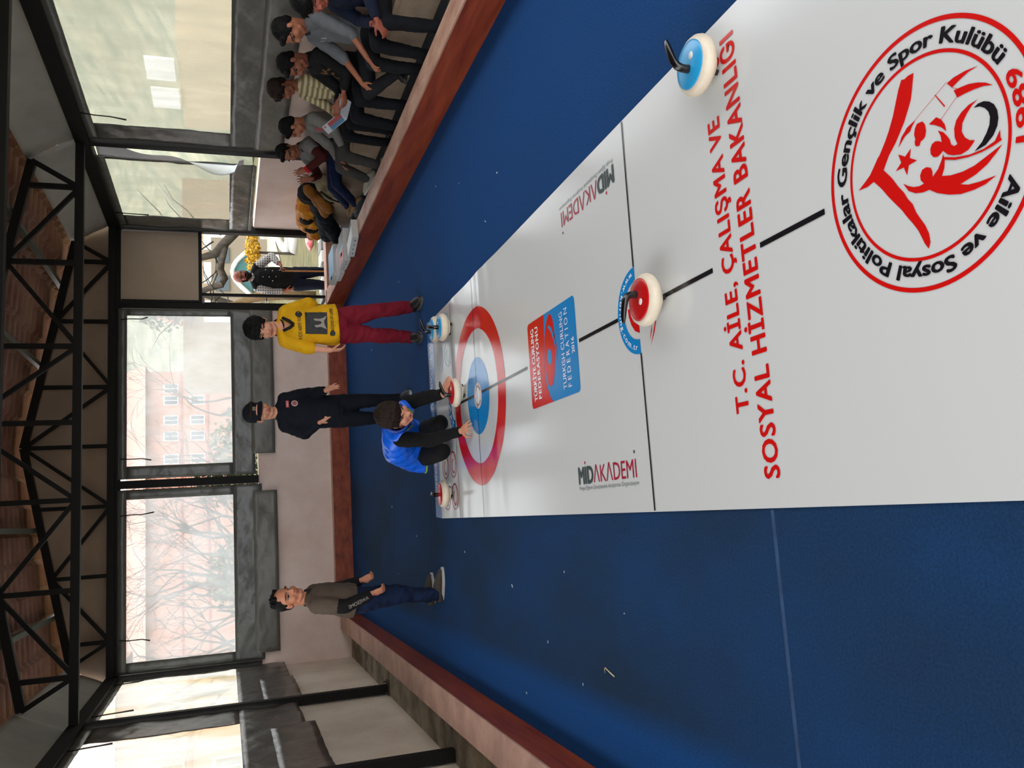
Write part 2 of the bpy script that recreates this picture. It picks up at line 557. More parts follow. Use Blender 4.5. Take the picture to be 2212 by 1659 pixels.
# sloping white liners between beam and roof, one per bay and side
def liner(side, y0, y1, label):
    x0 = XL + .02 if side < 0 else XR - .02
    x1 = XC + side * (HALF + .02)
    def fn(u, v):
        y = y0 + (y1 - y0) * u
        sag = .035 * math.sin(math.pi * u) * math.sin(math.pi * v) + .012 * noise.noise((u * 5, v * 3, side + y0))
        ins = .05 * (1 - v) if 0 else 0
        return V((x0 + (x1 - x0) * v + side * sag, y + ins, 3.15 + (3.64 - 3.15) * v + sag))
    m = MB(); m.smooth = True
    m.grid(fn, 16, 8)
    tag(m.build('roof_liner', M_LINER, thick=.004), label, 'liner', 'pale fabric roof liners')
liner(-1, 9.605, 12.41, 'pale fabric liner above the far left window')
liner(-1, 6.29, 9.595, 'pale fabric liner above the near left window')
liner(-1, YN, 6.27, 'pale fabric liner on the left, nearest the viewer')
liner(1, 9.605, 12.41, 'pale fabric liner above the right window with the peeled sheet')
liner(1, 6.29, 9.595, 'pale fabric liner above the near right window')
liner(1, YN, 6.27, 'pale fabric liner on the right, nearest the viewer')

# roof sheets pressed like tiles, seen from below
def roof(side, name):
    ny, nx = 560, 60
    def fn(u, v):
        y = -2.5 + 15.6 * u
        d = 3.55 * v
        st = (d / .36) % 1.0
        z = Z_APEX + .17 - SLOPE * d + .030 * math.sin(2 * math.pi * y / .25) + .05 * (st - .5)
        return V((XC + side * d, y + .004 * math.sin(40 * d), z))
    m = MB(); m.smooth = False
    m.grid(fn, ny, nx)
    struct(m, name, M_TILE, thick=.004)
roof(-1, 'roof_left')
roof(1, 'roof_right')
for k, (x, lab) in enumerate([(-1.0, 'roof purlin nearest the left eave'), (.1, 'roof purlin left of the ridge'), (2.25, 'roof purlin right of the ridge'), (3.35, 'roof purlin nearest the right eave')]):
    m = MB(); m.bar((x, -2.4, zt(x) + .075), (x, 12.95, zt(x) + .075), .06, .06)
    tag(m.build('roof_purlin', M_PURLIN), lab, 'purlin', 'grey green purlins under the roof sheets')

# ------------------------------------------------------------------ plastic curtains with see-through windows
def curtain(axis, fixed, inn, a0, a1, wa0, wa1, label, clear, tarp, flap=(0, .45), zb=1.04, z2=.98, wz=(1.60, 2.94), straps=(.12, .88), seed=0, curl=None):
    """axis 'x': hangs along x at y = fixed; 'y': along y at x = fixed. inn = direction into the room."""
    e = empty('plastic_curtain', ((a0 + a1) / 2, fixed, zb) if axis == 'x' else (fixed, (a0 + a1) / 2, zb), label, 'curtain', 'plastic curtains round the hall')
    def P(a, z, d):
        return V((a, fixed + inn * d, z)) if axis == 'x' else V((fixed + inn * d, a, z))
    def wr(a, z):
        k = .5 + .5 * max(0, min(1, (1.75 - z) / .5))
        q = .022 * noise.noise((a * 2.1 + seed, z * 2.6, seed)) + .012 * noise.noise((a * 6 + z * 4, z * 5 - a * 2, seed + 3))
        q += .010 * (1 - abs(noise.noise((a * 3 + z * 5, z * 2, seed + 8))) * 2)
        return .035 + k * q
    bands = [(a0, wa0, wz[0] - .0, wz[1]), (wa1, a1, wz[0], wz[1]), (a0, a1, wz[1], 3.05), (a0, a1, zb, wz[0])]
    m = MB(); m.smooth = True
    for (p0, p1, q0, q1) in bands:
        if p1 - p0 < .01: continue
        nu, nv = max(2, int((p1 - p0) / .05)), max(2, int((q1 - q0) / .05))
        def fn(u, v):
            a, z = p0 + (p1 - p0) * u, q0 + (q1 - q0) * v
            edge = 0
            if curl and abs(a - a1) < .3: edge = 0
            return P(a, z, wr(a, z))
        m.grid(fn, nu, nv)
    m.build('tarpaulin', tarp, e, thick=.003)
    m = MB(); m.smooth = True
    def fw(u, v):
        a, z = wa0 - .02 + (wa1 - wa0 + .04) * u, wz[0] - .02 + (wz[1] - wz[0] + .04) * v
        return P(a, z, wr(a, z) - .006 + .006 * noise.noise((a * 1.3, z * 3, seed + 20)))
    m.grid(fw, 30, 20)
    m.build('clear_sheet', clear, e)
    f0, f1 = a0 + (a1 - a0) * flap[0], a0 + (a1 - a0) * flap[1]
    m = MB(); m.smooth = True
    def ff(u, v):
        a, z = f0 + (f1 - f0) * u, z2 + (1.34 - z2) * v
        return P(a, z, wr(a, z) + .012)
    m.grid(ff, max(4, int((f1 - f0) / .06)), 6)
    m.build('bottom_flap', M_FLAP if tarp is M_TARP else tarp, e, thick=.003)
    for i, s in enumerate(straps):
        a = wa0 + (wa1 - wa0) * s
        ln = .30 + .04 * math.sin(seed * 3 + i * 2)
        m = MB(); m.smooth = True
        sw = .03 * (1 if i % 2 else -1)
        m.etube([P(a, 3.02, .06), P(a + sw * .3, 2.9, .07), P(a + sw * .2, 2.75, .075), P(a + sw, 2.94 - ln, .085)], [(.007, .003)] * 3 + [(.009, .004)], n=8)
        m.build('tie_strap', M_STRAP, e)
    return e

curtain('x', YW - .03, -1, .70, 3.03, .87, 2.93, 'plastic curtain on the far wall behind the cap wearer, right of the middle post', M_CLEAR, M_TARP, flap=(.12, 1), zb=1.30, z2=1.03, straps=(.05, .97), seed=1)
curtain('x', YW - .03, -1, -1.80, .56, -1.66, .43, 'plastic curtain on the far wall left of the middle post', M_CLEAR, M_TARP, flap=(.04, .96), zb=1.22, z2=1.02, straps=(.14, .9), seed=2)
curtain('y', XL + .02, 1, 9.70, 12.31, 9.73, 12.16, 'plastic curtain on the left wall in the far corner', M_CLEARL, M_TARPB, flap=(0, .55), zb=.98, z2=.95, straps=(.1, .85), seed=3)
curtain('y', XL + .02, 1, 6.82, 9.52, 6.95, 8.85, 'plastic curtain on the left wall nearer than the gutter post', M_CLEARL, M_TARPB, flap=(0, .6), zb=1.02, z2=.94, straps=(.85, .3), seed=4)
curtain('y', XR - .02, -1, 9.95, 12.34, 10.05, 11.9, 'plastic curtain on the right wall with a peeled white edge', M_CLEARR, M_TARP, flap=(0, .98), zb=1.32, z2=1.30, straps=(.92,), seed=5)
curtain('y', XR - .02, -1, 6.36, 9.5, 6.50, 9.14, 'plastic curtain on the right wall behind the reading boy', M_CLEARR, M_TARP, flap=(0, 1), zb=1.06, z2=1.03, straps=(.08, .9), seed=6)

# the peeled, curling edge of the right curtain
m = MB(); m.smooth = True
def peel(u, v):
    z = 1.45 + 1.55 * v
    wv = .10 * math.sin(v * 5.2 + .4) + .05 * math.sin(v * 11)
    a = 9.72 + .26 * u
    d = .03 + (1 - u) * (.08 + wv) * (1.0 if v > .05 else .3)
    return V((XR - .03 - max(.0, d), a + (1 - u) * .35 * wv, z))
m.grid(peel, 8, 30)
tag(m.build('loose_sheet', mat('white_sheet_edge', '#e9ecf0', rough=.35, var=.05), thick=.003), 'curled white plastic sheet edge hanging loose by the right post', 'plastic sheet')

# doorway panel and frame
e = empty('door_panel', (3.7, YW, 2.0), 'beige board panel closing the top of the doorway', 'panel')
mb = MB(); mb.box((3.15, YW - .015, 2.02), (4.155, YW + .005, 3.03)); mb.build('board', M_PANEL, e)
mb = MB(); mb.box((3.14, YW - .04, 1.975), (4.16, YW + .02, 2.02)); mb.build('bottom_rail', M_STEEL, e)
mb = MB(); mb.box((3.14, YW - .035, 2.02), (3.17, YW + .01, 3.02)); mb.build('side_rail', M_STEEL, e)
mb = MB(); mb.box((3.255, YW + .03, .24), (3.295, YW + .07, 1.99))
mb.box((3.255, YW + .07, .24), (3.275, YW + .55, .28)); mb.box((3.255, YW + .07, 1.95), (3.275, YW + .55, 1.99)); mb.box((3.255, YW + .52, .24), (3.285, YW + .55, 1.99))
o = tag(mb.build('door_leaf', M_STEEL), 'open black metal door leaf seen edge on at the doorway', 'door')
m = MB(); m.cap((3.25, YW + .1, 1.1), (3.22, YW + .1, 1.1), .012, .012); m.cap((3.22, YW + .1, 1.1), (3.22, YW + .2, 1.1), .012, .012)
m.build('door_handle', mat('worn_steel', '#77746e', rough=.4, metal=.8), o)
# ------------------------------------------------------------------ outside, seen through door and sheets
M_GRASS = mat('dry_grass', '#45431f', rough=.95, vscale=3, col2='#645a34', bump=.6, bscale=60)
M_PAVE = mat('pale_paving', '#a8a498', rough=.9, vscale=4, col2='#8f8a7e')
M_KERBW = mat('white_stone', '#a9a79f', rough=.85)
M_KERBG = mat('grey_stone', '#5f5f5c', rough=.85)
M_SALMON = mat('salmon_render', '#c08a76', rough=.9, var=.06, vscale=2)
M_BRICKR = mat('red_brown_trim', '#b0584b', rough=.85)
M_WINW = mat('white_window_frame', '#e6e6e2', rough=.5)
M_GLASSD = mat('dark_window_glass', '#59636a', rough=.15)
M_ROOFR = mat('pink_red_roof', '#c98b78', rough=.85)
M_BARK = mat('grey_bark', '#4a4238', rough=.9, vscale=12, col2='#2f2923', stretch=(1, 1, .3), bump=.6, bscale=30)
M_BARKT = mat('tan_bark', '#7d6546', rough=.9, vscale=10, col2='#5c472c', stretch=(1, 1, .3))
M_LEAF = mat('olive_leaves', '#48532a', rough=.8, var=.4, vscale=20)
M_LEAFD = mat('dark_green_leaves', '#465c38', rough=.8, var=.4, vscale=20)
M_YEL = mat('yellow_blossom', '#b88d08', rough=.7, var=.2, vscale=30)
M_TEAL = mat('teal_board', '#3f6f70', rough=.6)
M_HILL = mat('misty_hill_green', '#707663', rough=1, vscale=.6, col2='#8f8c76')

def blobfield(name, c, r, n, size, m, label, cat, group=None, seed=0, kind=None, trunk=None):
    rnd = random.Random(seed)
    mb = MB()
    for _ in range(n):
        while True:
            q = V((rnd.uniform(-1, 1), rnd.uniform(-1, 1), rnd.uniform(-1, 1)))
            if q.length < 1: break
        p = V(c) + V((q.x * r[0], q.y * r[1], q.z * r[2]))
        a = V((rnd.gauss(0, 1), rnd.gauss(0, 1), rnd.gauss(0, 1))).normalized() * size * rnd.uniform(.5, 1.2)
        b = a.cross(V((rnd.gauss(0, 1), rnd.gauss(0, 1), rnd.gauss(0, 1)))).normalized() * size * .5
        mb.add([p - a, p + b, p + a, p - b], [(0, 1, 2, 3)])
    if trunk:
        e = empty(name, (c[0], c[1], 0), label, cat, group)
        mb.build('foliage', m, e)
        t = MB(); t.smooth = True
        for (a, b, ra, rb) in trunk: t.cap(a, b, ra, rb, n=8)
        t.build('stem', M_BARK, e)
        return e
    return tag(mb.build(name, m), label, cat, group, kind)

mb = MB()
mb.add([(-30, 12.62, -.14), (40, 12.62, -.14), (40, 14, -.05), (-30, 14, -.05), (60, 32, -.05), (-50, 32, -.05), (90, 90, 1.9), (-80, 90, 1.9)], [(0, 1, 2, 3), (3, 2, 4, 5), (5, 4, 6, 7)])
mb.add([(-30, -20, -.14), (-2.12, -20, -.14), (-2.12, 12.62, -.14), (-30, 12.62, -.14)], [(0, 1, 2, 3)])
mb.add([(4.46, -20, -.14), (40, -20, -.14), (40, 12.62, -.14), (4.46, 12.62, -.14)], [(0, 1, 2, 3)])
mb.add([(-2.12, -20, -.14), (4.46, -20, -.14), (4.46, -3.0, -.14), (-2.12, -3.0, -.14)], [(0, 1, 2, 3)])
struct(mb, 'ground', M_GRASS)
mb = MB(); mb.box((1.5, 12.76, -.16), (9, 14.98, -.045)); struct(mb, 'paving_door', M_PAVE)
# kerb of white and grey stones, slanting garden path
k = 0
for i in range(14):
    mb = MB()
    x = 2.9 + i * .24
    mb.box((x, 15.0, -.1), (x + .22, 15.45, .02))
    tag(mb.build('kerb_stone', M_KERBW if i % 2 else M_KERBG, bevel=.01), 'white painted stone of the garden edging outside the doorway' if i % 2 else 'grey stone of the garden edging outside the doorway', 'stone', 'white edging stones' if i % 2 else 'grey edging stones')
def gz(y): return -.05 + max(0, (y - 16)) * 1.25 / 44
mb = MB()
mb.add([(10.4, 30.5, -.03), (13.0, 38.2, .18), (7.3, 28.3, -.03), (6.0, 23.2, -.03)], [(0, 1, 2, 3)])
tag(mb.build('garden_path', M_PAVE), 'pale slanting garden path beyond the doorway', 'path')
# wavy stone flower border
mb = MB(); mb.smooth = True
mb.etube([(9.2, 27.5, -.02), (8.26, 25.5, -.02), (7.54, 23.7, -.02), (7.45, 22.6, -.02), (7.9, 22.3, -.02), (7.6, 21.6, -.02), (6.75, 21.1, -.02), (6.9, 20.5, -.02), (7.2, 20.0, -.02), (6.6, 19.5, -.02)], [.14] * 10, n=8)
tag(mb.build('stone_border', M_KERBW), 'wavy stone edging of a flower bed on the grass', 'border')
e = empty('tulip_figure', (5.35, 16.5, -.05), 'red and white tulip shaped garden ornament lying on the grass', 'ornament')
mb = MB(); mb.smooth = True
mb.etube([(5.62, 16.5, .06), (5.5, 16.5, .06), (5.38, 16.5, .06), (5.25, 16.5, .06)], [(.02, .02), (.10, .09), (.085, .08), (.015, .015)], n=14); mb.build('flower', mat('tulip_pink', '#b5303f', rough=.5, vscale=6, col2='#d9a3a0'), e)
mb = MB(); mb.cap((5.60, 16.5, .03), (5.85, 16.5, -.03), .02, .02); mb.build('stem', M_LEAFD, e)

# salmon building beyond the far left window, with two rows of windows
def house(name, x0, x1, y, z1, rows, cols, label, roof=True, zg=.3, wins=True):
    e = empty(name, ((x0 + x1) / 2, y, zg), label, 'building')
    ws = .36
    m = MB(); m.box((x0, y, zg - .6), (x1, y + 5, z1)); m.build('wall', M_SALMON, e)
    if roof:
        m = MB()
        m.add([(x0 - .4, y - .5, z1), (x1 + .4, y - .5, z1), (x1 + .4, y + 2.5, z1 + 1.6), (x0 - .4, y + 2.5, z1 + 1.6), (x1 + .4, y + 5.5, z1), (x0 - .4, y + 5.5, z1), ], [(0, 1, 2, 3), (3, 2, 4, 5), (0, 3, 5), (1, 4, 2)])
        m.build('roof', M_ROOFR, e)
    m = MB()
    for r in rows:
        m.box((x0, y - .06, r - .25), (x1, y, r - .12))
    m.build('trim_band', M_BRICKR, e)
    for r in rows:
        for cx in cols:
            m = MB(); m.box((cx - ws, y - .05, r), (cx + ws, y, r + 1.05)); wf = m.build('window', M_WINW, e)
            m = MB()
            for s in (-ws + .06, .03): m.box((cx + s, y - .06, r + .08), (cx + s + ws - .09, y - .05, r + .97))
            m.build('pane', M_GLASSD, wf)
    return e
house('apartment_building', -10, 11.8, 68, 7.2, (3.1, 4.95), (10.5, 9.6, 8.1, 6.9, 5.2, 4.2), 'salmon building with white windows seen through the sheet behind the cap wearer')
house('garden_house', -14, -5.2, 34, 5.4, (1.2, 3.2), (-10.5, -8.5, -6.6), 'pale salmon house seen through the left far window')
e = empty('garden_kiosk', (9.5, 33, .0), 'small cream kiosk with teal arch seen through the doorway', 'kiosk')
mb = MB(); mb.box((8.5, 33, -.05), (10.9, 35, 2.1)); mb.build('wall', mat('cream_wall', '#8f8473', rough=.9), e)
mb = MB(); mb.smooth = True; mb.etube([(8.6 + 1.9 * k / 10, 32.9, .62 + .72 * math.sin(math.pi * k / 10)) for k in range(11)], [.09] * 11, n=8); mb.build('arch_trim', M_WINW, e)
mb = MB(); mb.add([(8.6 + 1.9 * k / 10, 32.93, .62 + .72 * math.sin(math.pi * k / 10)) for k in range(11)], [tuple(range(11))]); mb.build('arch_panel', M_TEAL, e, thick=.03)
for x in (8.8, 9.9):
    mb = MB(); mb.box((x, 32.95, 1.45), (x + .6, 33, 1.95)); mb.build('window', M_GLASSD, e)

def tree(base, segs, label, m=M_BARK, seed=1, depth=3, r0=.14, group='bare trees outside'):
    rnd = random.Random(seed)
    mb = MB(); mb.smooth = True
    def grow(p, d, r, L, k):
        q = p
        pts, rad = [p], [r]
        for i in range(4):
            d = (d + V((rnd.gauss(0, .16), rnd.gauss(0, .1), rnd.gauss(0, .13)))).normalized()
            q = q + d * L / 4
            pts.append(q); rad.append(max(.004, r * (1 - .13 * (i + 1))))
        mb.etube(pts, rad, n=7)
        if k:
            for j in range(rnd.choice((2, 3, 3))):
                t = rnd.choice((2, 3, 4, 4))
                a = rnd.uniform(.35, .85) * rnd.choice((-1, 1))
                nd = (d + V((a, rnd.uniform(-.35, .35), rnd.uniform(-.15, .5)))).normalized()
                grow(pts[t], nd, rad[t] * .72, L * rnd.uniform(.6, .85), k - 1)
    for (d, r, L) in segs:
        grow(V(base), V(d).normalized(), r, L, depth)
    return tag(mb.build('bare_tree', m), label, 'tree', group)
tree((-2.6, 15.6, -.1), [((.5, 0, .95), .16, 1.7), ((.95, .1, .55), .13, 1.6), ((.75, .1, .8), .12, 1.9)], 'grey bare tree spreading across the far window left of the middle post', seed=5, depth=4)
tree((.2, 17.5, -.1), [((-.35, 0, 1), .09, 1.8), ((.35, 0, 1), .07, 1.6)], 'bare tree behind the spreading one beyond the far left window', seed=9, depth=4)
tree((3.0, 20, 0), [((.1, 0, 1), .07, 1.9)], 'thin bare tree in front of the salmon building', seed=12, depth=4)
tree((-1.7, 19.5, -.1), [((.1, 0, 1), .16, 1.9), ((-.7, 0, .8), .13, 1.8), ((.8, 0, .7), .12, 1.8)], 'many branched bare tree behind the far left window', seed=31, depth=5)
tree((-.6, 14.3, -.1), [((.8, 0, .6), .06, .8)], 'leaning bare tree low behind the far left window', seed=33, depth=3)
# thick bent tree in the doorway
e = empty('bent_tree', (6.7, 18.5, 0), 'dark bent tree trunk arching over the doorway view', 'tree')
mb = MB(); mb.smooth = True
mb.etube([(6.75, 18.5, -.1), (6.6, 18.5, .8), (6.25, 18.5, 1.42), (5.95, 18.5, 1.68), (5.74, 18.5, 1.85), (5.66, 18.5, 2.1), (5.6, 18.5, 2.7), (5.4, 18.5, 3.4)], [.13, .115, .105, .10, .09, .075, .065, .05], n=10)
mb.etube([(6.0, 18.5, 1.64), (5.7, 18.52, 1.70), (5.4, 18.5, 1.74), (5.2, 18.5, 1.66), (5.08, 18.5, 1.72), (4.9, 18.5, 2.2), (4.8, 18.5, 2.8)], [.09, .08, .08, .085, .08, .05, .03], n=10)
mb.build('trunk', M_BARK, e)
rnd = random.Random(4)
mb = MB(); mb.smooth = True
for i in range(26):
    p = V((rnd.uniform(4.5, 6.4), 18.5, rnd.uniform(1.6, 3.0)))
    d = V((rnd.uniform(-1, 1), rnd.uniform(-.4, .4), rnd.uniform(-.2, .8))).normalized()
    mb.etube([p, p + d * .4, p + d * .7 + V((0, 0, .1)), p + d * 1.0 + V((rnd.uniform(-.2, .2), 0, .1))], [.02, .014, .009, .004], n=5)
mb.build('twigs', M_BARK, e)
mb = MB(); mb.smooth = True
mb.etube([(4.42, 16.8, -.1), (4.42, 16.8, .6), (4.36, 16.8, 1.15), (4.20, 16.8, 1.5), (4.14, 16.8, 2.0), (4.1, 16.8, 2.5)], [.1, .09, .09, .075, .06, .05], n=9)
tag(mb.build('tan_tree_trunk', M_BARKT), 'tan tree trunk just left of the man at the doorway', 'tree')
blobfield('flowering_bush', (6.75, 21.5, .98), (.55, .3, .20), 700, .05, M_YEL, 'yellow blossoming bush right of the man in the doorway', 'bush', seed=3, trunk=[((6.75, 21.5, -.1), (6.75, 21.5, .9), .04, .03)])
blobfield('garden_shrub', (4.9, 20.5, .75), (.3, .3, .3), 300, .06, M_LEAF, 'low green shrub left of the man at the doorway', 'shrub', seed=6)
blobfield('climbing_ivy', (.62, 13.6, 1.7), (.35, .2, .55), 700, .05, M_LEAF, 'green leaves showing beside the middle post', 'shrub', seed=8)
blobfield('evergreen', (-1.2, 22.5, 1.2), (1.0, .7, 1.0), 1500, .09, M_LEAFD, 'dark evergreen bush beyond the far left window', 'bush', seed=10)
blobfield('evergreen', (1.9, 23, 1.2), (1.4, .6, .9), 1200, .09, M_LEAFD, 'evergreen hedge at the foot of the salmon building', 'bush', seed=11)
blobfield('olive_tree', (8.5, 30.2, 3.6), (1.9, 1.0, 1.2), 1600, .11, M_LEAF, 'olive green leafy tree high behind the doorway view', 'tree', seed=21, trunk=[((7.3, 31, -.1), (8.3, 30.3, 3.4), .14, .08)])
e = empty('red_roofed_house', (9.0, 40, .5), 'far salmon house with red roof edge seen above the man', 'building')
mb = MB(); mb.box((6.5, 40, -.1), (16, 44, 3.4)); mb.build('wall', mat('warm_wall', '#9c8a74', rough=.9), e)
mb = MB(); mb.add([(8.9, 39.6, 3.4), (9.5, 39.6, 5.2), (10.4, 39.6, 5.2), (10.4, 39.6, 3.4)], [(0, 1, 2, 3)]); mb.build('roof', M_ROOFR, e, thick=.2)
for x in (9.2, 11.0, 12.6):
    mb = MB(); mb.box((x, 39.95, 1.4), (x + 1.0, 40, 2.5)); mb.build('window', M_WINW, e)
mb = MB(); mb.smooth = True
mb.grid(lambda u, v: V((-30 + 110 * u, 84 + 40 * v, .5 + (26 * u ** .6 + 3 * noise.noise((u * 6, v * 3, 4))) * v ** .7)), 40, 14)
struct(mb, 'hill_behind', M_HILL)
# hillside on the right, house with white boards; pale wall on the left
mb = MB(); mb.smooth = True
mb.grid(lambda u, v: V((17 + 22 * v + 2 * noise.noise((u * 3, v * 2, 1)), -10 + 70 * u, -.3 + 17 * v ** .8 + 1.5 * noise.noise((u * 5, v * 4, 2)))), 30, 12)
struct(mb, 'hill', M_HILL)
e = empty('hill_house', (14.5, 27, 0), 'pale house with white boards behind the right window sheet', 'building')
mb = MB(); mb.box((14.1, 24.6, -.2), (15.5, 30.5, 2.9)); mb.build('wall', mat('beige_house', '#c7b79b', rough=.9), e)
for y, z in ((25.7, 3.0), (27.6, 2.95)):
    mb = MB(); mb.box((14.0, y, z), (14.06, y + 1.35, z + .85)); mb.build('sign_board', M_WINW, e)
mb = MB(); mb.box((-7.4, -2, -.2), (-7.0, 24, 2.6))
tag(mb.build('garden_wall', mat('whitewashed_wall', '#e4e1d6', rough=.9, vscale=2, col2='#cfc8b6')), 'whitewashed garden wall beyond the left windows', 'wall')
# ------------------------------------------------------------------ the long white game mat and its printing
from mathutils.geometry import tessellate_polygon
M_VINYL = mat('white_vinyl', '#c9c9c6', rough=.16, spec=.45, bump=.02, bscale=3)
def ink(n, c): return mat(n, c, rough=.18, spec=.5)
I_RED, I_BLUE, I_BLACK, I_WHITE = ink('ink_red', '#c8120f'), ink('ink_blue', '#0f7fc0'), ink('ink_black', '#17151a'), ink('ink_white', '#e6e8ea')
I_DBLUE, I_GREY, I_CRIM, I_SLATE, I_PALE, I_LINE = ink('ink_deep_blue', '#0a66a8'), ink('ink_slate', '#3e4a48'), ink('ink_crimson', '#a31c36'), ink('ink_soft_slate', '#69706f'), ink('ink_pale_blue', '#a9cfdd'), ink('ink_line', '#26282a')

def hz(x, y):
    g = max(0, min(1, (y - 4.75) / .5))
    h = .0075 * math.exp(-((y - 5.53) / .10) ** 2) * (.5 + .5 * math.tanh((x - 1.2) * 3) + .6 * math.exp(-((x - .25) / .3) ** 2))
    h += .005 * math.exp(-((y - 5.3) / .12) ** 2) * (.6 + .4 * math.sin(x * 4))
    h += .0035 * noise.noise((x * 2.2, y * 3.4, 3)) +   .004 * max(0, y - 6.0) * noise.noise((x * 3, y * 5, 9))
    h += .004 * math.exp(-((y - 6.25) / .09) ** 2)
    return .0045 + g * max(-.003, h)

def xr(y): return 1.706 - .009 * y
def xl(y): return -.057 + .0018 * y
mat_e = empty('game_mat', (.81, 3.5, 0), 'long white vinyl curling mat with printed house rings on the blue carpet', 'mat')
mb = MB(); mb.smooth = True
Y0M, Y1M = -1.5, 6.945
mb.grid(lambda u, v: V((xl(Y0M + (Y1M - Y0M) * v) + (xr(Y0M + (Y1M - Y0M) * v) - xl(Y0M + (Y1M - Y0M) * v)) * u, Y0M + (Y1M - Y0M) * v, hz(-.05 + 1.73 * u, Y0M + (Y1M - Y0M) * v))), 70, 340)
mb.build('vinyl_sheet', M_VINYL, mat_e)
mb = MB(); mb.smooth = True
mb.grid(lambda u, v: V((-.044 + 1.684 * u + .012 * v, Y1M + .215 * v + .012 * u * 0, hz(-.05 + 1.7 * u, Y1M + .2 * v))), 70, 12)
mb.build('blue_end_strip', I_DBLUE, mat_e)

class PR:
    """printing laid on the mat; each layer a little above the last"""
    def __init__(s): s.mb = MB(); s.mb.smooth = False
    def put(s, vs, fs, lay): s.mb.add([(v[0], v[1], hz(v[0], v[1]) + .0013 + .0005 * lay + (.00004 * v[2] if len(v) > 2 else 0)) for v in vs], fs); return s
    def poly(s, pts, lay=0): return s.put(pts, [tuple(t) for t in tessellate_polygon([[V((x, y, 0)) for x, y in pts]])], lay)
    def ring(s, c, r0, r1, a0=0, a1=360, lay=0, n=96, nr=3):
        vs, fs = [], []
        for i in range(n + 1):
            a = math.radians(a0 + (a1 - a0) * i / n)
            for j in range(nr + 1):
                r = r0 + (r1 - r0) * j / nr
                vs.append((c[0] + r * math.cos(a), c[1] + r * math.sin(a)))
        for i in range(n):
            for j in range(nr):
                k = i * (nr + 1) + j
                fs.append((k, k + 1, k + nr + 2, k + nr + 1))
        return s.put(vs, fs, lay)
    def disc(s, c, r, lay=0, n=64, sx=1., sy=1.):
        vs = [(c[0], c[1])]
        nr = max(2, int(r / .04))
        for j in range(1, nr + 1):
            vs += [(c[0] + sx * r * j / nr * math.cos(2 * math.pi * i / n), c[1] + sy * r * j / nr * math.sin(2 * math.pi * i / n)) for i in range(n)]
        fs = [(0, 1 + i, 1 + (i + 1) % n) for i in range(n)]
        for j in range(nr - 1):
            b = 1 + j * n
            fs += [(b + i, b + n + i, b + n + (i + 1) % n, b + (i + 1) % n) for i in range(n)]
        return s.put(vs, fs, lay)
    def strip(s, a, b, w, lay=0, n=60):
        a, b = V((a[0], a[1])), V((b[0], b[1]))
        d = (b - a).normalized(); p = V((-d.y, d.x)) * w / 2
        vs = []
        for i in range(n + 1):
            q = a + (b - a) * i / n
            vs += [tuple(q + p), tuple(q - p)]
        return s.put(vs, [(2 * i, 2 * i + 1, 2 * i + 3, 2 * i + 2) for i in range(n)], lay)
    def text(s, t, org, w, h, xd=(1, 0), bold=.0, lay=1, spacing=1.):
        vs, fs = text_mesh(t, 1, bold, w, h, spacing)
        yd = (-xd[1], xd[0])
        return s.put([(org[0] + x * xd[0] + y * yd[0], org[1] + x * xd[1] + y * yd[1], l) for x, y, l in vs], fs, lay)
    def arc(s, t, c, R, a0, a1, h, bold=0., inward=False, lay=1, spacing=1.):
        vs, fs = text_mesh(t, 1, bold, 1.0, h, spacing)
        o = []
        for x, y, l in vs:
            a = math.radians(a0 + (a1 - a0) * x)
            r = R - y if inward else R + y
            o.append((c[0] + r * math.cos(a), c[1] + r * math.sin(a), l))
        return s.put(o, fs, lay)
    def done(s, name, m, label=None):
        o = s.mb.build(name, m, mat_e)
        if label: o['label'] = label
        return o

HC = (.80, 5.70)
PR().ring(HC, .475, .628, n=128, nr=4).done('house_ring', I_RED, 'large red ring of the printed house')
PR().ring(HC, 0.0, .272, n=96, nr=6).done('house_disc', I_BLUE, 'blue disc at the middle of the house')
PR().disc(HC, .092, lay=2).done('house_button', I_WHITE, 'white button at the middle of the blue disc')
p = PR()
p.ring(HC, .082, .085, lay=4); p.ring(HC, .058, .060, lay=4)
p.done('button_rings', I_RED)
p = PR(); p.arc('Aile ve Sosyal Politikalar Gençlik ve Spor Kulübü', HC, .063, -122, -425, .013, .02, lay=4); p.done('button_lettering', I_BLACK)
# lines
for a, b in ((1.99, 2.316), (2.61, 2.99), (3.41, 3.865), (4.65, 5.60), (5.80, 6.26)):
    p = PR(); p.strip((.812, a), (.812, b), .018, lay=1); p.done('centre_line', I_BLACK)
for a, b, wd in (((-.046, 3.213), (.622, 3.216), .012), ((1.005, 3.22), (1.672, 3.215), .012), ((-.042, 5.722), (1.65, 5.722), .007), ((-.04, 6.353), (1.64, 6.348), .006)):
    p = PR(); p.strip(a, b, wd, lay=3); p.done('cross_line', I_LINE)
# ministry lettering
p = PR(); p.text('T.C. AİLE, ÇALIŞMA VE', (.278, 2.475), 1.066, .078, bold=.03, spacing=1.1); p.done('ministry_lettering', I_RED, 'upper, shorter line of bold red capitals across the mat')
p = PR(); p.text('SOSYAL HİZMETLER BAKANLIĞI', (.046, 2.342), 1.552, .086, bold=.03, spacing=1.1); p.done('ministry_lettering', I_RED, 'lower, longer line of bold red capitals across the mat')
p = PR()
vs, fs = text_mesh('T.C. AİLE, ÇALIŞMA VE SOSYAL HİZMETLER BAKANLIĞI', 1, .012, 1.27, .07)
p.put([(1.43 - x, 7.105 - y, l) for x, y, l in vs], fs, 1)
p.done('end_lettering', I_WHITE, 'white capitals on the blue strip, facing the far wall')
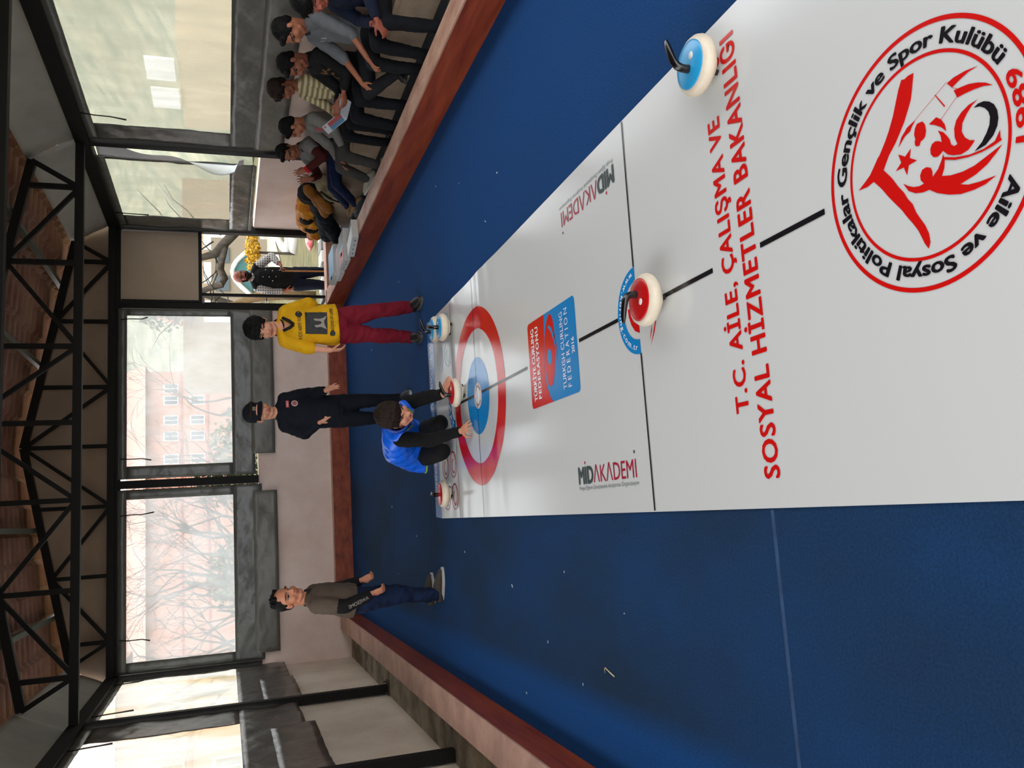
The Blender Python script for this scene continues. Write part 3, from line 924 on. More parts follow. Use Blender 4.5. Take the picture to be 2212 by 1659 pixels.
# club emblem
LC, LR = (.818, 1.613), .340
p = PR(); p.ring(LC, LR - .010, LR + .002, n=128, nr=1); p.ring(LC, .253, .262, n=128, nr=1); p.done('emblem_rings', I_RED)
p = PR(); p.arc('Aile ve Sosyal Politikalar Gençlik ve Spor Kulübü', LC, .276, -121, -424, .040, .035); p.done('emblem_lettering', I_BLACK, 'bold black club lettering round the emblem')
p = PR(); p.arc('1989', LC, .312, -106, -72, .040, .025, inward=True); p.done('emblem_year', I_RED)
EMB = {
    'branch': [(.226,-.011),(.190,-.000),(.163,.009),(.141,.023),(.116,.040),(.093,.061),(.075,.078),(.052,.106),(.021,.131),(-.013,.105),(-.043,.088),(-.065,.072),(-.087,.062),(-.105,.049),(-.131,.041),(-.150,.031),(-.171,.019),(-.197,.010),(-.220,.009),(-.235,.017),(-.219,.027),(-.179,.042),(-.157,.055),(-.126,.076),(-.109,.086),(-.084,.105),(-.058,.125),(-.025,.147),(.004,.171),(-.001,.196),(.002,.231),(.014,.206),(.027,.182),(.044,.164),(.061,.147),(.066,.139),(.095,.112),(.117,.095),(.148,.075),(.178,.060),(.208,.045),(.229,.031),(.225,.021),(.228,.008)],
    'star': [(.039,.030),(.016,.038),(-.000,.016),(-.001,.044),(-.025,.054),(.000,.062),(.001,.090),(.016,.068),(.041,.074),(.026,.053)],
    'b1': [(.144,-.199),(.151,-.161),(.152,-.127),(.148,-.106),(.130,-.119),(.138,-.144),(.144,-.171)],
    'b2': [(.080,-.229),(.095,-.211),(.106,-.191),(.115,-.166),(.119,-.141),(.121,-.122),(.099,-.130),(.098,-.152),(.095,-.179),(.090,-.205)],
    'c': [(.067,-.185),(.066,-.157),(.058,-.134),(.046,-.117),(.029,-.108),(.007,-.106),(-.012,-.111),(-.013,-.101),(-.005,-.093),(.009,-.091),(.022,-.084),(.035,-.075),(.046,-.060),(.030,-.066),(.012,-.067),(.018,-.060),(.023,-.048),(.021,-.037),(.011,-.030),(-.003,-.029),(-.014,-.037),(-.018,-.050),(-.014,-.060),(-.010,-.067),(-.025,-.079),(-.034,-.095),(-.041,-.117),(-.039,-.139),(-.029,-.155),(-.024,-.160),(-.018,-.146),(-.005,-.134),(.012,-.128),(.031,-.133),(.048,-.149),(.061,-.167)],
    'black': [(.053,-.170),(.057,-.183),(.055,-.199),(.047,-.213),(.035,-.224),(.018,-.230),(-.001,-.230),(-.018,-.224),(-.035,-.210),(-.048,-.187),(-.050,-.155),(-.037,-.178),(-.021,-.194),(-.005,-.205),(.012,-.209),(.025,-.207),(.038,-.199),(.048,-.187)],
    'e': [(.058,.071),(.081,.056),(.097,.034),(.105,.002),(.092,.018),(.083,.025),(.078,.044)],
    'f': [(.091,-.017),(.080,-.024),(.062,-.025),(.049,-.020),(.044,-.012),(.043,-.004),(.034,.001),(.035,.010),(.042,.016),(.052,.015),(.055,.012),(.069,.014),(.083,.009),(.092,.001)],
    'g': [(.081,-.061),(.069,-.074),(.052,-.083),(.033,-.085),(.050,-.071),(.063,-.055),(.074,-.036),(.078,-.050)],
    'h': [(.138,-.065),(.137,-.068),(.096,-.092),(.094,-.089)],
    'i1': [(-.041,.071),(-.053,.056),(-.063,.039),(-.068,.020),(-.067,.004),(-.055,.013),(-.042,.013),(-.030,.004),(-.029,-.010),(-.036,-.023),(-.047,-.027),(-.061,-.025),(-.048,-.045),(-.033,-.057),(-.018,-.066),(-.028,-.068),(-.035,-.068),(-.053,-.064),(-.070,-.053),(-.079,-.079),(-.084,-.115),(-.083,-.148),(-.075,-.185),(-.068,-.215),(-.065,-.230),(-.079,-.210),(-.094,-.184),(-.105,-.150),(-.111,-.102),(-.121,-.125),(-.126,-.157),(-.129,-.203),(-.138,-.171),(-.139,-.139),(-.135,-.100),(-.123,-.065),(-.106,-.032),(-.089,-.010),(-.088,.011),(-.081,.035),(-.067,.056)],
    'i2': [(-.027,-.068),(-.041,-.099),(-.052,-.140),(-.055,-.180),(-.050,-.212),(-.030,-.230),(-.048,-.228),(-.055,-.231),(-.059,-.206),(-.060,-.174),(-.056,-.136),(-.047,-.098),(-.034,-.069)],
}
p = PR()
for k, pts in EMB.items():
    if k != 'black': p.poly([(LC[0] + x, LC[1] + y) for x, y in pts], 0 if k != 'i2' else 1)
for a, b in (((.151, -.106), (.105, .002)), ((.130, -.119), (.114, -.141)), ((.114, -.15), (.06, -.06))): p.strip((LC[0] + a[0], LC[1] + a[1]), (LC[0] + b[0], LC[1] + b[1]), .0012, lay=1, n=6)
p.done('emblem_figures', I_RED, 'red branch, star and leaping figures inside the emblem')
PR().poly([(LC[0] + x, LC[1] + y) for x, y in EMB['black']]).done('emblem_crescent', I_BLACK, 'black crescent inside the emblem')
# federation card
def rrect(x0, y0, x1, y1, r, n=6):
    o = []
    for cx, cy, a in ((x1 - r, y1 - r, 0), (x0 + r, y1 - r, 90), (x0 + r, y0 + r, 180), (x1 - r, y0 + r, 270)):
        o += [(cx + r * math.cos(math.radians(a + 90 * i / n)), cy + r * math.sin(math.radians(a + 90 * i / n))) for i in range(n + 1)]
    return o
card = rrect(.559, 3.89, 1.058, 4.605, .028)
PR().poly(card).done('federation_card', I_BLUE, 'rounded blue and red federation card printed on the mat')
bd = [(1.058, 4.328), (.95, 4.343), (.873, 4.355), (.82, 4.360), (.71, 4.362), (.641, 4.339), (.583, 4.302), (.559, 4.265)]
p = PR(); p.poly([q for q in card if q[1] > 4.4] + bd[::-1], 1)
ov = [(1.042, 4.249), (1.02, 4.285), (.98, 4.315), (.92, 4.342), (.86, 4.353), (.777, 4.356), (.70, 4.345), (.658, 4.32), (.643, 4.285), (.66, 4.25), (.70, 4.226), (.75, 4.210), (.81, 4.196), (.874, 4.187), (.95, 4.190), (1.0, 4.200), (1.03, 4.22)]
p.poly(ov, 1)
p.poly([(.925, 4.19), (.886, 4.178), (.836, 4.166), (.78, 4.164), (.735, 4.168), (.79, 4.175), (.85, 4.187), (.91, 4.20)], 1)
p.done('card_red', I_RED)
p = PR(); p.disc((.808, 4.279), .042, lay=2, sx=1.05, sy=.78)
p.poly([(.974, 4.281), (.982, 4.262), (.961, 4.229), (.925, 4.205), (.886, 4.188), (.836, 4.176), (.786, 4.170), (.786, 4.180), (.843, 4.191), (.885, 4.207), (.929, 4.230), (.955, 4.255)], 2)
p.done('card_swoosh', I_BLUE)
for tx, og, wd, hg, bo, sp in (('TÜRKİYE CURLING', (.597, 4.506), .418, .049, .03, 1), ('FEDERASYONU', (.603, 4.437), .412, .047, .03, 1.15), ('TURKISH CURLING', (.599, 4.062), .412, .047, 0, 1), ('FEDERATION', (.602, 3.994), .416, .049, 0, 1.5), ('2016', (.766, 3.927), .082, .037, .02, 1)):
    p = PR(); p.text(tx, og, wd, hg, bold=bo, lay=3, spacing=sp); p.done('card_lettering', I_WHITE)
# web address half ring and start half ring
KC = (.813, 3.217)
PR().ring(KC, .128, .192, 0, 180, n=64).done('address_arc', I_BLUE, 'blue half ring with a web address')
p = PR(); p.arc('www.korling.com.tr', KC, .174, 8, 171, .027, .018, inward=True, lay=2, spacing=1.25); p.done('address_lettering', I_WHITE)
p = PR(); p.poly([(.834, 3.307), (.80, 3.303), (.76, 3.285), (.727, 3.255), (.710, 3.213), (.749, 3.213), (.757, 3.24), (.771, 3.262), (.800, 3.283), (.834, 3.29)])
p.poly([(.736, 3.150), (.728, 3.137), (.722, 3.118), (.730, 3.098), (.749, 3.092), (.734, 3.102), (.730, 3.118), (.734, 3.135)])
p.poly([(.768, 3.052), (.734, 3.060), (.689, 3.082), (.634, 3.127), (.683, 3.097), (.726, 3.074), (.756, 3.068)])
p.poly([(.724, 3.101), (.694, 3.106), (.662, 3.129), (.695, 3.115)])
p.done('stone_symbol', I_RED, 'red curling stone symbol partly under the red stone')
SCN = (.80, 6.352)
PR().ring(SCN, .10, .182, 0, 180, n=48).done('start_arc', I_DBLUE, 'blue half ring marked start behind the house')
p = PR(); p.arc('START', SCN, .163, 25, 158, .045, .02, inward=True, lay=2, spacing=1.2); p.done('start_lettering', I_WHITE)
# parking rings for the stones
for nm, m, xs in (('red_parking_ring', I_CRIM, (.12, .37)), ('blue_parking_ring', I_PALE, (1.25, 1.49))):
    p = PR()
    for x in xs:
        for y in (6.49, 6.735):
            p.ring((x, y), .092, .104, n=48, nr=1, lay=1); p.ring((x - .01, y - .01), .045, .062, 20, 200, n=24, nr=1, lay=1); p.ring((x + .012, y + .005), .07, .078, 190, 330, n=24, nr=1, lay=1)
    p.done(nm, m)
# academy logos, left one facing right, right one facing left
def academy(org, xd):
    yd = (-xd[1], xd[0])
    def at(x, y): return (org[0] + xd[0] * x + yd[0] * y, org[1] + xd[1] * x + yd[1] * y)
    p = PR(); p.text('MID', org, .176, .085, xd, bold=.05); p.done('academy_grey', I_GREY)
    p = PR(); p.disc(at(.634, .112), .008); p.done('logo_dot', I_GREY)
    p = PR(); p.disc(at(.088, .102), .008); p.done('logo_dot', I_CRIM)
    p = PR(); p.text('\u039bK\u039bDEMI', at(.182, 0), .462, .085, xd, bold=.001); p.done('academy_red', I_CRIM)
    p = PR(); p.text('Proje Eğitim Danışmanlık Araştırma Organizasyon', at(0, -.032), .66, .021, xd, bold=-.004); p.done('academy_small_print', I_SLATE)
academy((.100, 3.995), (0, -1))
academy((1.522, 3.335), (0, 1))

# ------------------------------------------------------------------ stones
M_SCREAM = mat('cream_plastic', '#d9cbb4', rough=.42, var=.05, vscale=20)
M_SBLUE, M_SRED = mat('glossy_blue_lid', '#2595c9', rough=.28, spec=.5), mat('glossy_red_lid', '#b50d10', rough=.28, spec=.5)
M_HANDLE = mat('black_handle', '#0d0c0c', rough=.22, spec=.6)
M_RUBBER = mat('black_rubber', '#151412', rough=.7)
M_LABEL = mat('white_label', '#e3dfd8', rough=.5)
def stone(loc, rz, lid, label, ly=-.03):
    e = empty('curling_stone', (0, 0, 0), label, 'curling stone')
    m = MB(); m.smooth = True
    m.lathe([(.0, .028), (.070, .028), (.078, .032), (.095, .040), (.106, .052), (.109, .064), (.106, .078), (.098, .088), (.088, .093), (.0, .095)], n=56)
    m.build('body', M_SCREAM, e)
    m = MB(); m.smooth = True
    m.lathe([(.0875, .0925), (.0865, .0955), (.080, .0985), (.055, .102), (.030, .1035), (.0, .104)], n=56)
    l = m.build('lid', lid, e)
    m = MB(); m.smooth = True
    m.lathe([(.014, .1042), (.0135, .1052), (.0, .1054)], c=(.014, ly, -.0015), n=24)
    m.build('label_disc', M_LABEL, l)
    m = MB(); m.smooth = True
    pts = [V((-.020, 0, .098)), V((-.021, 0, .112)), V((-.020, 0, .130)), V((-.013, 0, .146)), V((.004, 0, .156)), V((.035, 0, .163)), V((.070, 0, .168)), V((.092, 0, .169))]
    m.etube(pts, [(.0155, .0155)] * 2 + [(.016, .0145)] * 3 + [(.0155, .012), (.014, .0105), (.009, .007)], side=(0, 1, 0), n=14, round_ends=True)
    m.build('handle', M_HANDLE, e)
    m = MB(); m.smooth = True
    m.lathe([(.0, .016), (.058, .016), (.064, .020), (.066, .030), (.0, .031)], n=40); m.build('foot_ring', M_SCREAM, e)
    for k in range(3):
        a = math.radians(90 + 120 * k)
        c = V((.05 * math.cos(a), .05 * math.sin(a), 0))
        m = MB(); m.smooth = True
        t = V((-math.sin(a), math.cos(a), 0))
        m.etube([c + t * -.008 + V((0, 0, .0132)), c + t * .008 + V((0, 0, .0132))], [.0125, .0125], n=16); m.build('wheel', M_RUBBER, e)
    e.location = (loc[0], loc[1], max(hz(loc[0] + .06 * math.cos(k), loc[1] + .06 * math.sin(k)) for k in range(7)) + .003)
    e.rotation_euler = (0, 0, math.radians(rz))
    return e
G = None
stone((.804, 3.016), 178, M_SRED, 'red lidded stone in the middle of the mat near the blue web address', .03)
stone((1.534, 2.48), 12, M_SBLUE, 'blue lidded stone at the right edge of the mat beside the red lettering')
stone((.877, 6.064), 25, M_SRED, 'red lidded stone under the kneeling boy\'s hand')
stone((.147, 6.594), -82, M_SRED, 'red lidded stone parked alone at the far left corner of the mat')
stone((1.434, 6.335), 75, M_SBLUE, 'front one of two blue lidded stones parked at the far right corner')
stone((1.473, 6.594), 20, M_SBLUE, 'rear one of two blue lidded stones, next to the blue end strip')
# ------------------------------------------------------------------ people
def skin(name, c): return mat(name, c, rough=.5, var=.06, vscale=30, spec=.35)
SKIN = {'light': skin('skin_light', '#c98d70'), 'mid': skin('skin_mid', '#b97a5c'), 'tan': skin('skin_tan', '#a4684c'), 'dark': skin('skin_brown', '#8f5740'), 'red': skin('skin_ruddy', '#9a5442')}
M_EYEW = mat('eye_white', '#8d8076', rough=.35)
M_IRIS = mat('eye_dark', '#1c120d', rough=.2)
M_BROW = mat('brow_dark', '#2a1a12', rough=.8)
M_LIP = mat('lips', '#9b5548', rough=.45)
M_NAIL = mat('nail_pink', '#d3a08c', rough=.35)
M_HAIRB = mat('hair_black', '#0c0a09', rough=.75, var=.4, vscale=60, spec=.18, bump=.6, bscale=90, stretch=(1, 1, .4))
M_HAIRD = mat('hair_dark_brown', '#21150e', rough=.7, var=.4, vscale=60, spec=.2, bump=.6, bscale=90, stretch=(1, 1, .4))
def cloth(name, c, rough=.85, var=.1, bump=.35, bscale=14, **k): return mat(name, c, rough=rough, var=var, vscale=9, bump=bump, bscale=bscale, spec=.25, **k)

def frame_from(face, up=(0, 0, 1)):
    f = V(face).normalized()
    u = V(up)
    u = (u - f * u.dot(f)).normalized()
    r = f.cross(u)                       # the figure's own right
    return Matrix(((-r.x, f.x, u.x), (-r.y, f.y, u.y), (-r.z, f.z, u.z)))   # columns: own left, forward, up

def hand(mb, w, d, palm, side, s=1., curl=.35, spread=.10, thumb=.6):
    """palm and five fingers. w wrist, d towards the fingers, palm = way the palm looks, side = +1 when the thumb is on d x palm"""
    w, d, pn = V(w), V(d).normalized(), V(palm)
    pn = (pn - d * pn.dot(d)).normalized()
    t = d.cross(pn).normalized() * side
    L = .085 * s
    mb.etube([w - d * .02 * s, w + d * .012 * s, w + d * .045 * s, w + d * L], [(.021 * s, .017 * s), (.026 * s, .016 * s), (.036 * s, .0145 * s), (.036 * s, .0125 * s)], side=t, n=14, round_ends=True)
    ln = [.066, .074, .069, .054]
    for k in range(4):
        o = w + d * L * (.97 if k in (1, 2) else .93) + t * (.0275 - .0182 * k) * s
        fd = (d + t * (spread * (1.5 - k)) * 1.0).normalized()
        p, r, a = o, .0085 * s, curl * (.55 + .1 * k)
        q = fd
        for j, fr in enumerate((.45, .32, .23)):
            q = (q * math.cos(a) + pn * math.sin(a)).normalized() if j else (fd * math.cos(a * .7) + pn * math.sin(a * .7)).normalized()
            p2 = p + q * ln[k] * fr * s * 1.05
            mb.cap(p, p2, r, r * .92, n=9)
            p, r = p2, r * .92
            a = curl * 1.15
    p = w + d * .022 * s + t * .022 * s
    q = (d * .62 + t * (.55 + .4 * thumb) + pn * .35).normalized()
    p1 = p + q * .036 * s
    q2 = (d * .85 + t * .3 * thumb + pn * (.25 + curl * .4)).normalized()
    p2 = p1 + q2 * .03 * s
    p3 = p2 + (q2 + pn * curl * .5).normalized() * .024 * s
    mb.cap(p, p1, .0135 * s, .0105 * s, n=9); mb.cap(p1, p2, .0105 * s, .0095 * s, n=9); mb.cap(p2, p3, .0095 * s, .0075 * s, n=9)

def head_shapes(mb, c, M, h):
    """c = middle of the head, M columns (own left, forward, up), h = chin to crown"""
    def P(x, y, z): return V(c) + M @ V((x * h, y * h, z * h))
    def E(x, y, z, r): mb.ell(P(x, y, z), (r[0] * h, r[1] * h, r[2] * h), M)
    E(0, -.05, .12, (.335, .42, .38))
    E(0, .10, -.13, (.275, .285, .34))
    E(0, .245, -.385, (.11, .09, .09))
    for s in (-1, 1):
        E(s * .165, .23, -.14, (.12, .12, .13))
        E(s * .345, -.04, -.04, (.035, .085, .125))
        E(s * .33, .0, -.12, (.03, .05, .05))
        mb.cap(P(s * .05, .355, .085), P(s * .22, .30, .085), .055 * h, .05 * h)
        mb.cap(P(s * .2, .1, -.34), P(s * .06, .26, -.4), .08 * h, .085 * h)
    mb.cap(P(0, .375, .05), P(0, .455, -.12), .035 * h, .055 * h)
    for s in (-1, 1): mb.ell(P(s * .05, .405, -.135), (.04 * h, .045 * h, .035 * h), M)
    mb.cap(P(-.085, .355, -.235), P(.085, .355, -.235), .036 * h, .036 * h)
    mb.cap(P(-.07, .35, -.275), P(.07, .35, -.275), .038 * h, .038 * h)

def head_fix(c, M, h):
    """sinks the eye sockets and parts the lips"""
    Mi = M.transposed()
    def fn(co, n):
        q = (Mi @ (co - V(c))) / h
        if abs(q.x) < .4 and abs(q.z) < .55 and q.y > .15:
            for s in (-1, 1):
                d = ((q.x - s * .155) / .085) ** 2 + ((q.z - .005) / .05) ** 2
                if d < 2.2: co = co - (M @ V((0, 1, 0))) * h * .035 * math.exp(-d)
            d = (q.z + .255) / .012
            if abs(q.x) < .1 and abs(d) < 2: co = co - (M @ V((0, 1, 0))) * h * .016 * math.exp(-d * d)
        return co
    return fn

def paint_face(o, off, c, M, h, mats, look=(0, 0), hands=()):
    """eyes, brows and lips as own materials on the one continuous body"""
    base = 0
    for m in mats: o.data.materials.append(m)
    Mi = M.transposed()
    cc = V(c) - off
    for p in o.data.polygons:
        q = (Mi @ (p.center - cc)) / h
        if abs(q.x) > .35 or abs(q.z) > .4 or q.y < .12: continue
        for s in (-1, 1):
            x, z = q.x - s * .155, q.z - .0
            if (x / .07) ** 2 + (z / .024) ** 2 < 1:
                p.material_index = 1
                if ((x - look[0]) / .036) ** 2 + ((z - look[1]) / .036) ** 2 < 1: p.material_index = 2
            elif (x / .082) ** 2 + (z / .04) ** 2 < 1 and z > 0: p.material_index = 3
            if abs(x - s * .01) < .10 and abs(z - .115 + .25 * (x * s - .02) ** 2 * 8) < .019: p.material_index = 3
        if abs(q.x) < .115 and (q.z + .255) ** 2 < (.042 * (1 - (q.x / .125) ** 2)) ** 2 and q.y > .25: p.material_index = 4

def make_hair(parent, c, M, h, m, style='short', name='hair', seed=0):
    mb = MB()
    def P(x, y, z): return V(c) + M @ V((x * h, y * h, z * h))
    if style == 'short':
        mb.ell(P(0, -.10, .17), (.372 * h, .425 * h, .385 * h), M, nu=28, nv=18)
        mb.ell(P(0, -.26, -.02), (.29 * h, .22 * h, .28 * h), M)
        for s in (-1, 1): mb.ell(P(s * .315, .02, .08), (.045 * h, .10 * h, .15 * h), M)
        mb.cap(P(-.2, .22, .37), P(.2, .22, .37), .11 * h, .11 * h)
    elif style == 'thick':
        mb.ell(P(0, -.08, .20), (.43 * h, .47 * h, .41 * h), M, nu=28, nv=18)
        mb.ell(P(0, -.28, -.02), (.32 * h, .22 * h, .32 * h), M)
        for s in (-1, 1): mb.ell(P(s * .33, .03, .06), (.06 * h, .13 * h, .18 * h), M)
        mb.cap(P(-.22, .25, .36), P(.2, .27, .36), .12 * h, .11 * h)
        rnd = random.Random(seed)
        for i in range(9):
            x = -.25 + .5 * i / 8
            mb.cap(P(x, .32, .34), P(x + rnd.uniform(-.06, .06), .375, .215 + rnd.uniform(-.03, .04)), .05 * h, .02 * h, n=8)
    elif style == 'brush':
        mb.ell(P(0, -.11, .17), (.362 * h, .41 * h, .375 * h), M, nu=28, nv=18)
        mb.ell(P(0, -.26, -.02), (.285 * h, .21 * h, .26 * h), M)
        for s in (-1, 1): mb.ell(P(s * .31, -.03, .07), (.04 * h, .08 * h, .14 * h), M)
        rnd = random.Random(seed)
        for i in range(70):
            x, y = rnd.uniform(-.27, .27), rnd.uniform(-.3, .16)
            z = .17 + .36 * math.sqrt(max(0, 1 - (x / .37) ** 2 - ((y + .1) / .42) ** 2))
            mb.cap(P(x, y, z - .03), P(x * 1.1, y + .05, z + .085), .03 * h, .012 * h, n=6)
    def fn(co, n):
        q = co * (26 / h * .24)
        return co + n * h * (.018 * noise.noise(q + V((seed, 0, 0))) + .012 * noise.noise(q * 2.6))
    return smoothed(mb, name, m, parent, voxel=.0052, smooth=2, fn=fn)

def folds(amp=.006, f=9., seed=0):
    def fn(co, n):
        a = noise.noise((co.x * f + seed, co.y * f, co.z * f * .8))
        b = 1 - abs(noise.noise((co.x * f * 1.3 + co.z * 6, co.y * f * 1.3, co.z * f * 1.6 + seed))) * 2
        return co + n * amp * (a + .7 * b - .2)
    return fn

def shoe(parent, heel, toe, m, sole, s=1., name='shoe', ankle=None, high=0.):
    heel, toe = V(heel), V(toe)
    d = (toe - heel); L = d.length; d.normalize()
    up = V((0, 0, 1)); up = (up - d * up.dot(d)).normalized()
    sd = d.cross(up)
    M = Matrix(((sd.x, d.x, up.x), (sd.y, d.y, up.y), (sd.z, d.z, up.z)))
    mb = MB()
    q = lambda y, z, x=0: heel + d * (L * y) + up * (z * s) + sd * x
    mb.etube([q(.0, .032), q(.18, .040), q(.45, .044), q(.72, .034), q(.93, .024)], [(.034 * s, .032 * s), (.037 * s, .040 * s), (.038 * s, .042 * s), (.045 * s, .030 * s), (.030 * s, .018 * s)], side=sd, n=16, round_ends=True)
    if ankle is not None:
        mb.cap(q(.16, .05), V(ankle), .038 * s, .040 * s)
    else:
        mb.cap(q(.16, .05), q(.14, .085 + high), .037 * s, .040 * s)
    mb.box((0, 0, 0), (0, 0, 0)) if 0 else None
    o = smoothed(mb, name, m, parent, voxel=.006, smooth=3, fn=folds(.002, 25, heel.x))
    b = MB(); b.smooth = False
    n = 20
    out = []
    for k in range(n):
        a = 2 * math.pi * k / n
        yy = .5 + .56 * math.sin(a)
        wd = .040 if yy < .35 else (.048 if yy < .85 else .04)
        out.append((math.cos(a) * wd * s, yy))
    vs = [heel + sd * x + d * (L * y) + up * z for z in (-.002 * s, .020 * s) for x, y in out]
    b.add(vs, [tuple(range(n))[::-1], tuple(range(n, 2 * n))] + [(k, (k + 1) % n, n + (k + 1) % n, n + k) for k in range(n)])
    b.build('sole', sole, o)
    return o

class Person:
    """J: joint -> world point. Own left is L, own right is R."""
    def __init__(s, label, J, face, face_up=(0, 0, 1), chest=(0, -1, 0), hh=.24, skin='mid', group=None, base=None, body=1.0, look=(0, 0), bald=False):
        s.J = {k: V(v) for k, v in J.items()}
        s.chest = V(chest).normalized()
        s.M = frame_from(face, face_up)
        s.hh, s.k, s.look = hh, body, look
        s.skinm = SKIN[skin]
        b = V(base) if base else V((s.J['hip'].x, s.J['hip'].y, 0))
        s.e = empty('person', b, label, 'person', group)
        s.hands = []
    def side(s, d):
        return V(d).cross(s.chest).normalized()
    def body(s, parts=('torso', 'arms', 'legs'), voxel=.0062):
        J, k = s.J, s.k
        mb = MB()
        head_shapes(mb, J['head'], s.M, s.hh)
        chin = J['head'] + s.M @ V((0, -.06 * s.hh, -.30 * s.hh))
        mb.cap(chin + s.M @ V((0, -.02, .02)), J['neck'], .052 * k, .056 * k)
        sd = (J['sL'] - J['sR']).normalized()
        mid = J['mid'] if 'mid' in J else (J['neck'] + J['hip']) / 2
        mb.etube([J['hip'], mid, J['neck'] * .75 + mid * .25, J['neck']], [(.11 * k, .085 * k), (.10 * k, .08 * k), (.105 * k, .075 * k), (.05 * k, .05 * k)], side=sd, n=18, round_ends=True)
        for a in 'LR':
            mb.cap(J['neck'] - V((0, 0, .03)), J['s' + a], .05 * k, .042 * k)
            mb.cap(J['s' + a], J['e' + a], .042 * k, .035 * k)
            mb.cap(J['e' + a], J['w' + a], .034 * k, .023 * k)
            hp = J['h' + a] if 'h' + a in J else J['hip'] + sd * (.075 if a == 'L' else -.075) * k
            mb.cap(hp, J['k' + a], .068 * k, .046 * k)
            mb.cap(J['k' + a], J['a' + a], .045 * k, .032 * k)
            mb.cap(J['a' + a], J['t' + a] * .25 + J['a' + a] * .75, .026 * k, .018 * k)
        for (a, d, pn, sdn, kw) in s.hands:
            hand(mb, J['w' + a], d, pn, sdn, **kw)
        o = smoothed(mb, 'body', s.skinm, s.e, voxel=voxel, smooth=2, factor=.5, fn=head_fix(J['head'], s.M, s.hh))
        paint_face(o, s.e.location, J['head'], s.M, s.hh, [M_EYEW, M_IRIS, M_BROW, M_LIP], s.look)
        return o
    def top(s, m, name='sweatshirt', sleeve=1.0, loose=1., hem=None, amp=.006, collar=True, hemr=1., seed=1, voxel=.008, sleeves=True, mid=None, fmid=1.):
        """sleeve = share of the arm covered, 0..2 (elbow = 1)"""
        J, k = s.J, s.k
        sd = (J['sL'] - J['sR']).normalized()
        hem = V(hem) if hem is not None else J['hip'] - V((0, 0, .05))
        md = V(mid) if mid is not None else (J['mid'] if 'mid' in J else (J['neck'] + J['hip']) / 2)
        ch = J['neck'] * .68 + md * .32
        w = (J['sL'] - J['sR']).length / 2
        mb = MB()
        mb.etube([hem, hem * .55 + md * .45, md, ch, J['neck'] - (J['neck'] - ch).normalized() * .012],
                 [(.148 * k * loose * hemr, .108 * k * loose * hemr), (.146 * k * loose * hemr, .110 * k * loose * hemr), (.140 * k * loose * fmid, .108 * k * loose * fmid), (max(.125 * k * loose, w * .86), .100 * k * loose), (.068 * k, .066 * k)], side=sd, n=22)
        for a in 'LR':
            S, E, W = J['s' + a], J['e' + a], J['w' + a]
            mb.cap(J['neck'] * .8 + ch * .2, S, .062 * k, .060 * k * loose)
            if not sleeves:
                continue
            if sleeve <= 1:
                T = S + (E - S) * sleeve
                mb.cap(S, S + (T - S) * .8, .063 * k * loose, .058 * k * loose)
                mb.etube([S + (T - S) * .6, T], [.058 * k * loose, .052 * k * loose], n=14)
            else:
                T = E + (W - E) * (sleeve - 1)
                mb.cap(S, E, .063 * k * loose, .053 * k * loose)
                mb.cap(E, E + (T - E) * .75, .053 * k * loose, .043 * k * loose)
                mb.etube([E + (T - E) * .6, T], [.046 * k * loose, .037 * k * loose], n=14)
        o = smoothed(mb, name, m, s.e, voxel=voxel, smooth=5, fn=folds(amp, 9, seed))
        if collar:
            c = MB(); c.smooth = True
            ax = (J['head'] - J['neck']).normalized()
            c.etube([J['neck'] - ax * .03, J['neck'] + ax * .022], [(.074 * k, .072 * k), (.066 * k, .066 * k)], side=sd, n=20, caps=False)
            c.build('collar', m if collar is True else collar, o, thick=.012)
        return o
    def trousers(s, m, name='trousers', loose=1., waist=None, amp=.006, seed=2, cuff=1., voxel=.008, ends=1.12):
        J, k = s.J, s.k
        sd = (J['sL'] - J['sR']).normalized()
        if 'hL' in J: sd = (J['hL'] - J['hR']).normalized()
        mb = MB()
        wst = V(waist) if waist is not None else J['hip'] + V((0, 0, .07))
        mb.etube([wst, J['hip']], [(.128 * k * loose, .10 * k * loose), (.135 * k * loose, .108 * k * loose)], side=sd, n=20, round_ends=True)
        for a in 'LR':
            hp = J['h' + a] if 'h' + a in J else J['hip'] + sd * (.07 if a == 'L' else -.07) * k
            mb.cap(hp, J['k' + a], .088 * k * loose, .062 * k * loose)
            A = J['a' + a]
            K = J['k' + a]
            T = K + (A - K) * ends
            mb.cap(K, K + (T - K) * .85, .061 * k * loose, .050 * k * loose * cuff)
            mb.etube([K + (T - K) * .6, T], [.052 * k * loose * cuff, .050 * k * loose * cuff], n=14)
        return smoothed(mb, name, m, s.e, voxel=voxel, smooth=5, fn=folds(amp, 8, seed))
    def hair(s, m, style='short', seed=0):
        return make_hair(s.e, s.J['head'], s.M, s.hh, m, style, seed=seed)

def wrap_print(target, parent, vs, fs, org, xd, yd, ray, m, name, off=.003, sub=None):
    """lettering pressed onto a garment along the direction ray"""
    me = target.data
    o = V((0, 0, 0)); q = target
    while q: o += q.location; q = q.parent
    bvh = BVHTree.FromPolygons([v.co + o for v in me.vertices], [tuple(p.vertices) for p in me.polygons])
    out = []
    ray = V(ray).normalized()
    last = None
    for v in vs:
        x, y, l = v[0], v[1], (v[2] if len(v) > 2 else 0)
        p = V(org) + V(xd) * x + V(yd) * y - ray * .4
        hit, n, i, d = bvh.ray_cast(p, ray, 1.2)
        if hit is None: hit = last if last is not None else p + ray * .3
        else: hit = hit - ray * (off + .00008 * l)
        last = hit
        out.append(hit)
    mb = MB(); mb.add(out, fs)
    return mb.build(name, m, parent)

